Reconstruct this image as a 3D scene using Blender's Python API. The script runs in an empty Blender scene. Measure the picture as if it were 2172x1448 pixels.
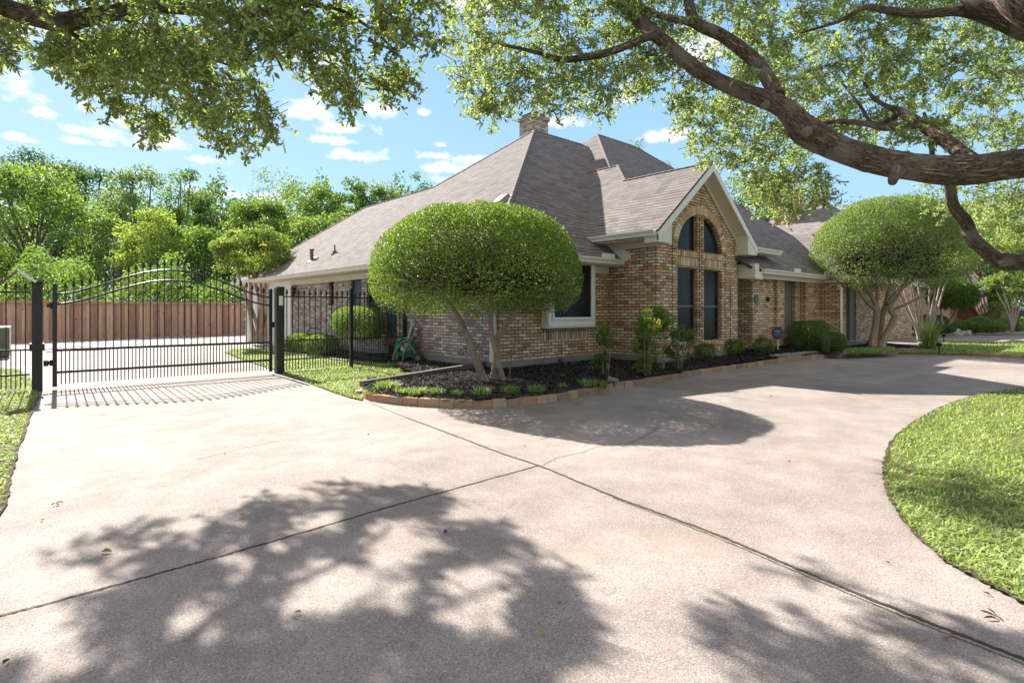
import bpy, math, random
import numpy as np
from mathutils import Vector, Matrix
from mathutils.geometry import tessellate_polygon
random.seed(7)
RNG = np.random.default_rng(11)
R = math.radians
sc = bpy.context.scene
col = sc.collection

# ------------------------------------------------------------------ camera
EYE = 1.32
TH = R(41.6)
FPX, CX, HY = 1184.6, 1086.0, 658.0          # focal length, centre and horizon on a 2172 x 1448 frame
cam_d = bpy.data.cameras.new('camera')
cam = bpy.data.objects.new('camera', cam_d)
col.objects.link(cam)
cam.location = (0, 0, EYE)
cam.rotation_euler = (R(90), 0, -TH)
cam_d.sensor_width = 36
cam_d.lens = FPX / 2172 * 36
cam_d.shift_y = -(724 - HY) / 2172
cam_d.clip_end = 3000
sc.camera = cam

# ------------------------------------------------------------------ light
SUN_EL = R(37.5)
SUN_AZ = R(2.5)                               # clockwise from +Y
sd = Vector((math.sin(SUN_AZ) * math.cos(SUN_EL), math.cos(SUN_AZ) * math.cos(SUN_EL), math.sin(SUN_EL)))
sun_d = bpy.data.lights.new('sun', 'SUN')
sun_d.energy = 5.0
sun_d.angle = R(0.55)
sun_d.color = (1.0, 0.95, 0.88)
sun = bpy.data.objects.new('sun', sun_d)
col.objects.link(sun)
sun.rotation_euler = (-sd).to_track_quat('-Z', 'Y').to_euler()
sun.location = (0, 30, 40)

VX, VY = math.sin(TH), math.cos(TH)


def ray(px, py):
    u = (px - CX) / FPX
    return (VX + VY * u, VY - VX * u, (HY - py) / FPX)


def at_d(px, py, d):
    r = ray(px, py)
    return Vector((r[0] * d, r[1] * d, EYE + r[2] * d))


def at_z(px, py, z=0.0):
    r = ray(px, py)
    return at_d(px, py, (z - EYE) / r[2])


def at_X(px, py, x):
    return at_d(px, py, x / ray(px, py)[0])


def at_Y(px, py, y):
    return at_d(px, py, y / ray(px, py)[1])


# ------------------------------------------------------------------ world: sky with small fair-weather clouds
w = bpy.data.worlds.new('World')
sc.world = w
w.use_nodes = True
nt = w.node_tree
nt.nodes.clear()


def N(nt, t, **k):
    n = nt.nodes.new(t)
    for a, b in k.items():
        setattr(n, a, b)
    return n


def M(nt, op, a, b=None, c=None, clamp=False):
    n = nt.nodes.new('ShaderNodeMath')
    n.operation = op
    n.use_clamp = clamp
    for i, v in enumerate((a, b, c)):
        if v is None:
            continue
        if isinstance(v, (int, float)):
            n.inputs[i].default_value = v
        else:
            nt.links.new(v, n.inputs[i])
    return n.outputs[0]


def mixc(nt, f, a, b, mode='MIX'):
    n = nt.nodes.new('ShaderNodeMix')
    n.data_type = 'RGBA'
    n.blend_type = mode
    for s, v in ((n.inputs[0], f), (n.inputs[6], a), (n.inputs[7], b)):
        if isinstance(v, (int, float)):
            s.default_value = v
        elif isinstance(v, tuple):
            s.default_value = v if len(v) == 4 else (*v, 1)
        else:
            nt.links.new(v, s)
    return n.outputs[2]


sky = N(nt, 'ShaderNodeTexSky', sky_type='NISHITA')
sky.sun_disc = False
sky.sun_elevation = SUN_EL
sky.sun_rotation = SUN_AZ
sky.air_density = 1.0
sky.dust_density = 0.6
sky.ozone_density = 2.2
tc = N(nt, 'ShaderNodeTexCoord')
sep = N(nt, 'ShaderNodeSeparateXYZ')
nt.links.new(tc.outputs['Generated'], sep.inputs[0])
az = M(nt, 'ARCTAN2', sep.outputs[0], sep.outputs[1])
el = M(nt, 'ARCSINE', sep.outputs[2])
mp = N(nt, 'ShaderNodeMapping')
mp.inputs['Scale'].default_value = (1, 1, 1.25)
nt.links.new(tc.outputs['Generated'], mp.inputs[0])
no1 = N(nt, 'ShaderNodeTexNoise')
no1.inputs['Scale'].default_value = 27
no1.inputs['Detail'].default_value = 7
no1.inputs['Roughness'].default_value = 0.62
nt.links.new(mp.outputs[0], no1.inputs['Vector'])
wob = M(nt, 'SUBTRACT', no1.outputs['Fac'], 0.5)
CLOUDS = [(40, 190, 70, 34), (95, 243, 42, 12), (182, 231, 34, 12), (195, 281, 95, 20), (280, 266, 56, 18), (160, 299, 40, 10),
          (340, 306, 105, 18), (300, 312, 40, 8), (225, 306, 22, 7), (62, 298, 60, 9), (680, 205, 44, 28), (650, 236, 58, 26), (800, 230, 46, 22),
          (893, 240, 20, 9), (715, 276, 72, 15), (720, 300, 68, 12), (750, 332, 70, 14), (935, 308, 26, 7), (925, 331, 52, 10),
          (985, 340, 48, 10), (955, 358, 60, 14), (1140, 205, 34, 34), (1000, 20, 70, 80), (1180, 262, 60, 16), (640, 120, 80, 24),
          (430, 340, 60, 12), (1470, 120, 80, 50), (1330, 210, 50, 22), (1000, 385, 80, 10), (1420, 290, 60, 14), (60, 60, 80, 40), (520, 420, 120, 16)]
acc = None
for (cx_, cy_, rx_, ry_) in CLOUDS:
    def azel(px, py):
        r = Vector(ray(px, py)).normalized()
        return math.atan2(r.x, r.y), math.asin(r.z)
    a0, e0 = azel(cx_, cy_)
    a1, _ = azel(cx_ + rx_, cy_)
    _, e1 = azel(cx_, cy_ - ry_)
    dx = M(nt, 'DIVIDE', M(nt, 'SUBTRACT', az, a0), abs(a1 - a0) * 1.15)
    dy0 = M(nt, 'DIVIDE', M(nt, 'SUBTRACT', el, e0), abs(e1 - e0) * 1.6)
    dy = M(nt, 'MULTIPLY', dy0, M(nt, 'ADD', 1.0, M(nt, 'MULTIPLY', M(nt, 'LESS_THAN', dy0, 0), 0.7)))
    rr = M(nt, 'SQRT', M(nt, 'ADD', M(nt, 'MULTIPLY', dx, dx), M(nt, 'MULTIPLY', dy, dy)))
    v = M(nt, 'MULTIPLY', M(nt, 'ADD', M(nt, 'SUBTRACT', 0.84, rr), M(nt, 'MULTIPLY', wob, 3.0)), 1.5, clamp=True)
    acc = v if acc is None else M(nt, 'MAXIMUM', acc, v)
bg = N(nt, 'ShaderNodeBackground')
bg.inputs['Strength'].default_value = 0.14
grad = ramp_ = N(nt, 'ShaderNodeValToRGB')
ge = grad.color_ramp.elements
ge[0].position, ge[0].color = 0.0, (1.5, 2.4, 3.2, 1)
ge[1].position, ge[1].color = 0.62, (0.36, 1.08, 2.75, 1)
nt.links.new(M(nt, 'DIVIDE', el, 1.5708, clamp=True), grad.inputs[0])
base_sky = mixc(nt, 0.82, mixc(nt, 1.0, sky.outputs[0], (0.5, 0.5, 0.5), 'MULTIPLY'), grad.outputs[0])
# unseen bright cloud sheet overhead and behind the camera, added as fill light
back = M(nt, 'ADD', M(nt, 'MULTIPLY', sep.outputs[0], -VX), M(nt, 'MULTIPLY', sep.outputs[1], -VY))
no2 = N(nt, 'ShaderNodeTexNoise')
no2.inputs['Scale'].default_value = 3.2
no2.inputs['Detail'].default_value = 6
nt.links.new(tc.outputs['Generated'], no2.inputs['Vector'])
fill_veil = M(nt, 'ADD', M(nt, 'ADD', M(nt, 'MULTIPLY', back, 0.75), M(nt, 'MULTIPLY', sep.outputs[2], 1.5)), M(nt, 'MULTIPLY', M(nt, 'SUBTRACT', no2.outputs['Fac'], 0.5), 0.9))
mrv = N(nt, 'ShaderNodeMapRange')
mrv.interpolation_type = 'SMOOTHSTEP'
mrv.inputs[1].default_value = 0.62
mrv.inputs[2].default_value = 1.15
nt.links.new(fill_veil, mrv.inputs[0])
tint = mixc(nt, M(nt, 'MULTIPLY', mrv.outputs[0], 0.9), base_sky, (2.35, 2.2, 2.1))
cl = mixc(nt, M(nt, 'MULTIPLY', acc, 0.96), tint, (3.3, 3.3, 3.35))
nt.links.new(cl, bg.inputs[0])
wo = N(nt, 'ShaderNodeOutputWorld')
nt.links.new(bg.outputs[0], wo.inputs[0])

vs = sc.view_settings
vs.view_transform = 'Standard'
vs.look = 'None'
vs.exposure = 1.42
vs.gamma = 1
sc.cycles.max_bounces = 8
sc.cycles.diffuse_bounces = 3
sc.cycles.transmission_bounces = 4
sc.cycles.transparent_max_bounces = 4
sc.cycles.use_denoising = True

# ------------------------------------------------------------------ scene-tree helpers
ORG = {}


def setp(o, label=None, cat=None, group=None, kind=None):
    if label:
        o['label'] = label
    if cat:
        o['category'] = cat
    if group:
        o['group'] = group
    if kind:
        o['kind'] = kind
    return o


def thing(name, label, cat, loc=(0, 0, 0), group=None, kind=None):
    o = bpy.data.objects.new(name, None)
    col.objects.link(o)
    o.location = loc
    o.empty_display_size = 0.2
    ORG[o] = Vector(loc)
    return setp(o, label, cat, group, kind)


class MB:
    def __init__(s):
        s.v, s.f, s.r, s.uv = [], [], [], {}

    def face(s, pts, r=None, uv=None):
        b = len(s.v)
        s.v += [tuple(p) for p in pts]
        if uv is not None:
            s.uv[len(s.f)] = uv
        s.f.append(tuple(range(b, b + len(pts))))
        s.r.append(random.random() if r is None else r)

    def mesh(s, vs, fs, r=None):
        b = len(s.v)
        s.v += [tuple(p) for p in vs]
        rr = random.random() if r is None else r
        for f in fs:
            s.f.append(tuple(b + i for i in f))
            s.r.append(rr)

    def box(s, c, size, rz=0.0, r=None, tilt=None, taper=1.0):
        hx, hy, hz = size[0] / 2, size[1] / 2, size[2] / 2
        m = Matrix.Rotation(rz, 3, 'Z')
        if tilt is not None:
            m = m @ tilt
        vs = []
        for z in (-hz, hz):
            k = 1.0 if z < 0 else taper
            for x, y in ((-hx, -hy), (hx, -hy), (hx, hy), (-hx, hy)):
                vs.append(Vector(c) + m @ Vector((x * k, y * k, z)))
        s.mesh(vs, [(3, 2, 1, 0), (4, 5, 6, 7), (0, 1, 5, 4), (1, 2, 6, 5), (2, 3, 7, 6), (3, 0, 4, 7)], r)

    def bx(s, x0, x1, y0, y1, z0, z1, r=None):
        s.box(((x0 + x1) / 2, (y0 + y1) / 2, (z0 + z1) / 2), (abs(x1 - x0), abs(y1 - y0), abs(z1 - z0)), 0, r)

    def tube(s, pts, rad, n=8, cap=True, r=None, wob=0.0):
        pts = [Vector(p) for p in pts]
        if isinstance(rad, (int, float)):
            rad = [rad] * len(pts)
        rings = []
        up = Vector((0, 0, 1))
        prev = None
        for i, p in enumerate(pts):
            t = (pts[min(i + 1, len(pts) - 1)] - pts[max(i - 1, 0)])
            if t.length < 1e-9:
                t = Vector((0, 0, 1))
            t.normalize()
            a = prev if prev is not None else (up if abs(t.z) < 0.9 else Vector((1, 0, 0)))
            x = (a - t * a.dot(t))
            if x.length < 1e-6:
                x = Vector((1, 0, 0)) - t * t.x
            x.normalize()
            prev = x
            y = t.cross(x)
            ring = []
            for k in range(n):
                an = 2 * math.pi * k / n
                q = rad[i] * (1 + (random.uniform(-wob, wob) if wob else 0))
                ring.append(p + x * math.cos(an) * q + y * math.sin(an) * q)
            rings.append(ring)
        vs = [q for rg in rings for q in rg]
        fs = []
        ln = [0.0]
        for i in range(1, len(pts)):
            ln.append(ln[-1] + (pts[i] - pts[i - 1]).length)
        rm = max(rad)
        base_f = len(s.f)
        for i in range(len(rings) - 1):
            for k in range(n):
                a, b = i * n + k, i * n + (k + 1) % n
                s.uv[base_f + len(fs)] = [(6.283 * rm * k / n, ln[i]), (6.283 * rm * (k + 1) / n, ln[i]), (6.283 * rm * (k + 1) / n, ln[i + 1]), (6.283 * rm * k / n, ln[i + 1])]
                fs.append((a, b, b + n, a + n))
        if cap:
            fs.append(tuple(range(n - 1, -1, -1)))
            fs.append(tuple((len(rings) - 1) * n + k for k in range(n)))
        s.mesh(vs, fs, r)

    def lathe(s, c, prof, n=16, r=None):
        vs, fs = [], []
        for (rr, z) in prof:
            for k in range(n):
                a = 2 * math.pi * k / n
                vs.append((c[0] + rr * math.cos(a), c[1] + rr * math.sin(a), c[2] + z))
        for i in range(len(prof) - 1):
            for k in range(n):
                a, b = i * n + k, i * n + (k + 1) % n
                fs.append((a, b, b + n, a + n))
        s.mesh(vs, fs, r)

    def build(s, name, mat, parent=None, smooth=False, bevel=0):
        me = bpy.data.meshes.new(name)
        off = ORG.get(parent, Vector((0, 0, 0)))
        me.from_pydata([(v[0] - off.x, v[1] - off.y, v[2] - off.z) for v in s.v], [], s.f)
        if s.uv:
            uvl = me.uv_layers.new(name='UVMap')
            for fi, uv in s.uv.items():
                p = me.polygons[fi]
                for k, li in enumerate(p.loop_indices):
                    uvl.data[li].uv = uv[k]
        at = me.attributes.new('rnd', 'FLOAT', 'FACE')
        at.data.foreach_set('value', s.r)
        me.materials.append(mat)
        if smooth:
            me.polygons.foreach_set('use_smooth', [True] * len(me.polygons))
        me.update()
        return link(name, me, parent, bevel)


def splitbuild(mb, name, mat, parent, bevel=0):
    """every piece that was added to the builder becomes a mesh of its own"""
    par = list(range(len(mb.v)))

    def find(a):
        while par[a] != a:
            par[a] = par[par[a]]
            a = par[a]
        return a
    for f in mb.f:
        for k in f[1:]:
            par[find(k)] = find(f[0])
    groups = {}
    for i, f in enumerate(mb.f):
        groups.setdefault(find(f[0]), []).append(i)
    for fl_ in groups.values():
        used = sorted({k for i in fl_ for k in mb.f[i]})
        mp = {k: n for n, k in enumerate(used)}
        q = MB()
        q.v = [mb.v[k] for k in used]
        q.f = [tuple(mp[k] for k in mb.f[i]) for i in fl_]
        q.r = [mb.r[i] for i in fl_]
        q.build(name, mat, parent, bevel=bevel)


def link(name, me, parent=None, bevel=0):
    o = bpy.data.objects.new(name, me)
    col.objects.link(o)
    if parent is not None:
        o.parent = parent
        ORG[o] = ORG.get(parent, Vector((0, 0, 0)))
    if bevel:
        b = o.modifiers.new('bevel', 'BEVEL')
        b.width = bevel
        b.segments = 2
        b.limit_method = 'ANGLE'
    return o


def spline(pts, k=4):
    """Catmull-Rom through tuples of any length"""
    P = [np.array(p, float) for p in pts]
    out = []
    for i in range(len(P) - 1):
        p0, p1, p2, p3 = P[max(i - 1, 0)], P[i], P[i + 1], P[min(i + 2, len(P) - 1)]
        for j in range(k):
            t = j / k
            out.append(0.5 * ((2 * p1) + (-p0 + p2) * t + (2 * p0 - 5 * p1 + 4 * p2 - p3) * t * t + (-p0 + 3 * p1 - 3 * p2 + p3) * t ** 3))
    out.append(P[-1])
    return out


def npmesh(name, V, F_sizes, F_idx, rnd, mat, parent=None, smooth=False):
    me = bpy.data.meshes.new(name)
    off = ORG.get(parent, Vector((0, 0, 0)))
    V = V - np.array(off)[None, :]
    me.vertices.add(len(V))
    me.vertices.foreach_set('co', V.astype(np.float32).ravel())
    me.loops.add(len(F_idx))
    me.loops.foreach_set('vertex_index', F_idx.astype(np.int32))
    me.polygons.add(len(F_sizes))
    st = np.concatenate([[0], np.cumsum(F_sizes)[:-1]]).astype(np.int32)
    me.polygons.foreach_set('loop_start', st)
    me.update(calc_edges=True)
    at = me.attributes.new('rnd', 'FLOAT', 'FACE')
    at.data.foreach_set('value', rnd.astype(np.float32))
    me.materials.append(mat)
    return link(name, me, parent)


def unit(a):
    return a / (np.linalg.norm(a, axis=1, keepdims=True) + 1e-9)


def leaves(name, P, D, L, W, mat, parent=None, nrm=None, fold=0.18, rnd=None):
    """P base points, D direction unit vectors, L lengths, W half widths: one pointed folded leaf each (two quads)"""
    n = len(P)
    if nrm is None:
        nrm = RNG.normal(size=(n, 3))
        nrm[:, 2] = np.abs(nrm[:, 2]) + 0.3
    side = unit(np.cross(D, nrm))
    up = unit(np.cross(side, D))
    L = np.broadcast_to(np.asarray(L, float), (n,))[:, None]
    W = np.broadcast_to(np.asarray(W, float), (n,))[:, None]
    v0 = P
    v3 = P + D * L - up * L * 0.12
    mid = P + D * L * 0.5
    v1 = P + D * L * 0.35 + side * W + up * W * fold * 2
    v2 = P + D * L * 0.72 + side * W * 0.72 + up * W * fold
    v4 = P + D * L * 0.72 - side * W * 0.72 + up * W * fold
    v5 = P + D * L * 0.35 - side * W + up * W * fold * 2
    V = np.stack([v0, v1, v2, v3, v4, v5], 1).reshape(-1, 3)
    b = (np.arange(n) * 6)[:, None]
    F = np.concatenate([b + np.array([[0, 1, 2, 3]]), b + np.array([[0, 3, 4, 5]])], 1).reshape(-1)
    if rnd is None:
        rnd = RNG.random(n)
    return npmesh(name, V, np.full(2 * n, 4), F, np.repeat(rnd, 2), mat, parent)


def blades(name, P, H, Wd, mat, parent=None, lean=0.5, rnd=None):
    n = len(P)
    a = RNG.random(n) * 2 * np.pi
    ld = np.stack([np.cos(a), np.sin(a), np.zeros(n)], 1)
    sd_ = np.stack([-np.sin(a), np.cos(a), np.zeros(n)], 1)
    H = np.broadcast_to(np.asarray(H, float), (n,))[:, None]
    Wd = np.broadcast_to(np.asarray(Wd, float), (n,))[:, None]
    ln = (RNG.random((n, 1)) * lean)
    z = np.array([[0, 0, 1.0]])
    m = P + z * H * 0.55 + ld * H * ln * 0.5
    t = P + z * H * (1 - ln * 0.35) + ld * H * ln * 1.5
    V = np.stack([P - sd_ * Wd, P + sd_ * Wd, m + sd_ * Wd * 0.8, m - sd_ * Wd * 0.8, t], 1).reshape(-1, 3)
    b = (np.arange(n) * 5)[:, None]
    F = np.concatenate([b + np.array([[0, 1, 2, 3]]), b + np.array([[3, 2, 4]])], 1).reshape(-1)
    sz = np.tile(np.array([4, 3]), n)
    if rnd is None:
        rnd = RNG.random(n)
    return npmesh(name, V, sz, F, np.repeat(rnd, 2), mat, parent)


def inpoly(P, poly):
    x, y = P[:, 0], P[:, 1]
    ins = np.zeros(len(P), bool)
    m = len(poly)
    for i in range(m):
        x0, y0 = poly[i][0], poly[i][1]
        x1, y1 = poly[(i + 1) % m][0], poly[(i + 1) % m][1]
        c = ((y0 > y) != (y1 > y)) & (x < (x1 - x0) * (y - y0) / (y1 - y0 + 1e-12) + x0)
        ins ^= c
    return ins


def scatter(poly, n, dens=None):
    a = np.array([[p[0], p[1]] for p in poly])
    lo, hi = a.min(0), a.max(0)
    out = []
    tot = 0
    while tot < n:
        q = lo + RNG.random((n * 2, 2)) * (hi - lo)
        q = q[inpoly(q, poly)]
        if dens is not None:
            q = q[RNG.random(len(q)) < dens(q)]
        out.append(q)
        tot += len(q)
        if len(out) > 60:
            break
    return np.concatenate(out)[:n]


# ------------------------------------------------------------------ materials
def newmat(name):
    m = bpy.data.materials.new(name)
    m.use_nodes = True
    nt = m.node_tree
    nt.nodes.clear()
    out = N(nt, 'ShaderNodeOutputMaterial')
    return m, nt, out


def bsdf(nt, out, color, rough=0.7, bump=None, metal=0.0, spec=0.5, bstr=0.3, bdist=0.01):
    p = N(nt, 'ShaderNodeBsdfPrincipled')
    if isinstance(color, tuple):
        p.inputs['Base Color'].default_value = (*color[:3], 1)
    else:
        nt.links.new(color, p.inputs['Base Color'])
    if isinstance(rough, (int, float)):
        p.inputs['Roughness'].default_value = rough
    else:
        nt.links.new(rough, p.inputs['Roughness'])
    p.inputs['Metallic'].default_value = metal
    p.inputs['Specular IOR Level'].default_value = spec
    if bump is not None:
        b = N(nt, 'ShaderNodeBump')
        b.inputs['Strength'].default_value = bstr
        b.inputs['Distance'].default_value = bdist
        nt.links.new(bump, b.inputs['Height'])
        nt.links.new(b.outputs[0], p.inputs['Normal'])
    nt.links.new(p.outputs[0], out.inputs[0])
    return p


def pos(nt):
    return N(nt, 'ShaderNodeNewGeometry').outputs['Position']


def noise(nt, vec, scale, detail=4, rough=0.55, dist=0.0):
    n = N(nt, 'ShaderNodeTexNoise')
    n.inputs['Scale'].default_value = scale
    n.inputs['Detail'].default_value = detail
    n.inputs['Roughness'].default_value = rough
    n.inputs['Distortion'].default_value = dist
    if vec is not None:
        nt.links.new(vec, n.inputs['Vector'])
    return n.outputs['Fac']


def ramp(nt, fac, stops, interp='LINEAR'):
    r = N(nt, 'ShaderNodeValToRGB')
    r.color_ramp.interpolation = interp
    e = r.color_ramp.elements
    while len(e) < len(stops):
        e.new(0.5)
    for i, (p, c) in enumerate(stops):
        e[i].position = p
        e[i].color = (*c[:3], 1) if not isinstance(c, (int, float)) else (c, c, c, 1)
    nt.links.new(fac, r.inputs[0])
    return r.outputs[0]


def attr(nt, name='rnd'):
    a = N(nt, 'ShaderNodeAttribute')
    a.attribute_name = name
    return a.outputs['Fac']


def plain(name, c, rough=0.6, metal=0.0, var=0.12, scale=6, bstr=0.15, spec=0.4):
    m, nt, out = newmat(name)
    f = noise(nt, pos(nt), scale, 5)
    f2 = noise(nt, pos(nt), scale * 11, 3)
    lo = tuple(x * (1 - var) for x in c)
    hi = tuple(min(1, x * (1 + var)) for x in c)
    cc = ramp(nt, M(nt, 'ADD', M(nt, 'MULTIPLY', f, 0.7), M(nt, 'MULTIPLY', f2, 0.3)), [(0.3, lo), (0.7, hi)])
    bsdf(nt, out, cc, rough, f2, metal, spec, bstr, 0.004)
    return m


PAL = [(0.0, (0.54, 0.34, 0.20)), (0.12, (0.72, 0.54, 0.36)), (0.26, (0.58, 0.32, 0.18)), (0.38, (0.78, 0.65, 0.47)),
       (0.47, (0.36, 0.21, 0.13)), (0.54, (0.66, 0.45, 0.28)), (0.67, (0.52, 0.39, 0.29)), (0.75, (0.76, 0.58, 0.39)),
       (0.87, (0.62, 0.37, 0.22)), (0.965, (0.80, 0.69, 0.54))]


def dim(pal, k, tint=(1, 1, 1)):
    return [(p, tuple(min(1, c[i] * k * tint[i]) for i in range(3))) for p, c in pal]


def brickmat(name, bw=0.215, bh=0.07, pal=PAL, mort=(0.075, 0.047, 0.032), stagger=0.5, m=0.014, uv=False):
    mt, nt, out = newmat(name)
    if uv:
        s = N(nt, 'ShaderNodeSeparateXYZ')
        nt.links.new(N(nt, 'ShaderNodeUVMap').outputs[0], s.inputs[0])
        u, v = s.outputs[0], s.outputs[1]
        P = pos(nt)
    else:
        P = pos(nt)
        s = N(nt, 'ShaderNodeSeparateXYZ')
        nt.links.new(P, s.inputs[0])
        u, v = M(nt, 'ADD', s.outputs[0], s.outputs[1]), s.outputs[2]
    wv = M(nt, 'MULTIPLY', M(nt, 'SUBTRACT', noise(nt, P, 9, 2), 0.5), 0.012)
    u = M(nt, 'ADD', u, wv)
    v = M(nt, 'ADD', v, M(nt, 'MULTIPLY', wv, 0.6))
    vr = M(nt, 'DIVIDE', v, bh)
    row = M(nt, 'FLOOR', vr)
    fv = M(nt, 'FRACT', vr)
    uu = M(nt, 'ADD', M(nt, 'DIVIDE', u, bw), M(nt, 'MULTIPLY', M(nt, 'MODULO', row, 2.0), stagger))
    cl_ = M(nt, 'FLOOR', uu)
    fu = M(nt, 'FRACT', uu)
    eu = M(nt, 'MULTIPLY', M(nt, 'MINIMUM', fu, M(nt, 'SUBTRACT', 1.0, fu)), bw)
    ev = M(nt, 'MULTIPLY', M(nt, 'MINIMUM', fv, M(nt, 'SUBTRACT', 1.0, fv)), bh)
    e = M(nt, 'MINIMUM', eu, ev)
    e = M(nt, 'ADD', e, M(nt, 'MULTIPLY', M(nt, 'SUBTRACT', noise(nt, P, 60, 2), 0.5), 0.006))
    mr = N(nt, 'ShaderNodeMapRange')
    mr.inputs[1].default_value = m * 0.40
    mr.inputs[2].default_value = m * 0.72
    nt.links.new(e, mr.inputs[0])
    mask = mr.outputs[0]
    cb = N(nt, 'ShaderNodeCombineXYZ')
    nt.links.new(cl_, cb.inputs[0])
    nt.links.new(row, cb.inputs[1])
    wn = N(nt, 'ShaderNodeTexWhiteNoise', noise_dimensions='2D')
    nt.links.new(cb.outputs[0], wn.inputs[0])
    c = ramp(nt, wn.outputs['Value'], pal, 'CONSTANT')
    wear = noise(nt, P, 26, 4, 0.7)
    c = mixc(nt, M(nt, 'MULTIPLY', M(nt, 'SUBTRACT', wear, 0.45, clamp=True), 1.5, clamp=True), c, (0.58, 0.5, 0.4))
    c = mixc(nt, 0.45, c, ramp(nt, noise(nt, P, 1.3, 3), [(0.3, (0.72, 0.68, 0.65)), (0.7, (1.2, 1.15, 1.1))]), 'MULTIPLY')
    c = mixc(nt, mask, mort, c)
    bsdf(nt, out, c, 0.9, M(nt, 'ADD', M(nt, 'MULTIPLY', mask, 0.8), M(nt, 'MULTIPLY', wear, 0.5)), 0, 0.2, 0.7, 0.008)
    return mt


def brickpiece(name, pal=PAL, k=1.0):
    mt, nt, out = newmat(name)
    P = pos(nt)
    c = ramp(nt, attr(nt), dim(pal, k), 'CONSTANT')
    wear = noise(nt, P, 24, 4, 0.7)
    c = mixc(nt, M(nt, 'MULTIPLY', M(nt, 'SUBTRACT', wear, 0.45, clamp=True), 1.6, clamp=True), c, (0.5, 0.42, 0.33))
    bsdf(nt, out, c, 0.9, wear, 0, 0.2, 0.5, 0.008)
    return mt


def shinglemat(name, k=1.0):
    mt, nt, out = newmat(name)
    s = N(nt, 'ShaderNodeSeparateXYZ')
    nt.links.new(N(nt, 'ShaderNodeUVMap').outputs[0], s.inputs[0])
    P = pos(nt)
    wv = M(nt, 'MULTIPLY', M(nt, 'SUBTRACT', noise(nt, P, 3, 2), 0.5), 0.02)
    vr = M(nt, 'DIVIDE', M(nt, 'ADD', s.outputs[1], wv), 0.14)
    row = M(nt, 'FLOOR', vr)
    fv = M(nt, 'FRACT', vr)
    w1 = N(nt, 'ShaderNodeTexWhiteNoise', noise_dimensions='1D')
    nt.links.new(row, w1.inputs['W'])
    uu = M(nt, 'ADD', M(nt, 'DIVIDE', s.outputs[0], 0.26), M(nt, 'MULTIPLY', w1.outputs['Value'], 7.3))
    cl_ = M(nt, 'FLOOR', uu)
    fu = M(nt, 'FRACT', uu)
    cb = N(nt, 'ShaderNodeCombineXYZ')
    nt.links.new(cl_, cb.inputs[0])
    nt.links.new(row, cb.inputs[1])
    wn = N(nt, 'ShaderNodeTexWhiteNoise', noise_dimensions='2D')
    nt.links.new(cb.outputs[0], wn.inputs[0])
    c = ramp(nt, wn.outputs['Value'], dim([(0, (0.192, 0.168, 0.158)), (0.25, (0.222, 0.195, 0.183)), (0.5, (0.205, 0.179, 0.168)), (0.75, (0.245, 0.215, 0.20)), (0.9, (0.165, 0.145, 0.137))], k), 'CONSTANT')
    c = mixc(nt, 0.5, c, ramp(nt, noise(nt, P, 0.8, 4), [(0.3, (0.9, 0.89, 0.89)), (0.7, (1.08, 1.06, 1.05))]), 'MULTIPLY')
    c = mixc(nt, 0.6, c, ramp(nt, noise(nt, P, 90, 3, 0.7), [(0.3, (0.75, 0.75, 0.75)), (0.7, (1.25, 1.25, 1.25))]), 'MULTIPLY')
    # shadow line painted at each course's butt edge, and the slot between tabs
    edge = M(nt, 'MULTIPLY', M(nt, 'LESS_THAN', fv, M(nt, 'ADD', 0.14, M(nt, 'MULTIPLY', M(nt, 'GREATER_THAN', wn.outputs['Value'], 0.5), 0.10))), 0.8)
    slot = M(nt, 'MULTIPLY', M(nt, 'LESS_THAN', fu, 0.035), 0.4)
    c = mixc(nt, M(nt, 'MAXIMUM', edge, slot), c, (0.045, 0.037, 0.037))
    h = M(nt, 'SUBTRACT', M(nt, 'MULTIPLY', M(nt, 'SUBTRACT', 1.0, fv), 1.0), M(nt, 'MULTIPLY', wn.outputs['Value'], 0.3))
    bsdf(nt, out, c, 0.92, h, 0, 0.15, 0.5, 0.012)
    return mt


def leafmat(name, cols, trans=0.45, rough=0.45, nscale=1.2, glow=(1.5, 1.55, 0.55)):
    mt, nt, out = newmat(name)
    f = M(nt, 'ADD', M(nt, 'MULTIPLY', attr(nt), 0.55), M(nt, 'MULTIPLY', noise(nt, pos(nt), nscale, 3), 0.45))
    st = [(0.15 + 0.7 * i / (len(cols) - 1), c) for i, c in enumerate(cols)]
    c = ramp(nt, f, st)
    p = N(nt, 'ShaderNodeBsdfPrincipled')
    nt.links.new(c, p.inputs['Base Color'])
    p.inputs['Roughness'].default_value = rough
    p.inputs['Specular IOR Level'].default_value = 0.35
    t = N(nt, 'ShaderNodeBsdfTranslucent')
    nt.links.new(mixc(nt, 1.0, c, (*glow, 1), 'MULTIPLY'), t.inputs[0])
    mx = N(nt, 'ShaderNodeMixShader')
    mx.inputs[0].default_value = trans
    nt.links.new(p.outputs[0], mx.inputs[1])
    nt.links.new(t.outputs[0], mx.inputs[2])
    nt.links.new(mx.outputs[0], out.inputs[0])
    return mt


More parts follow.
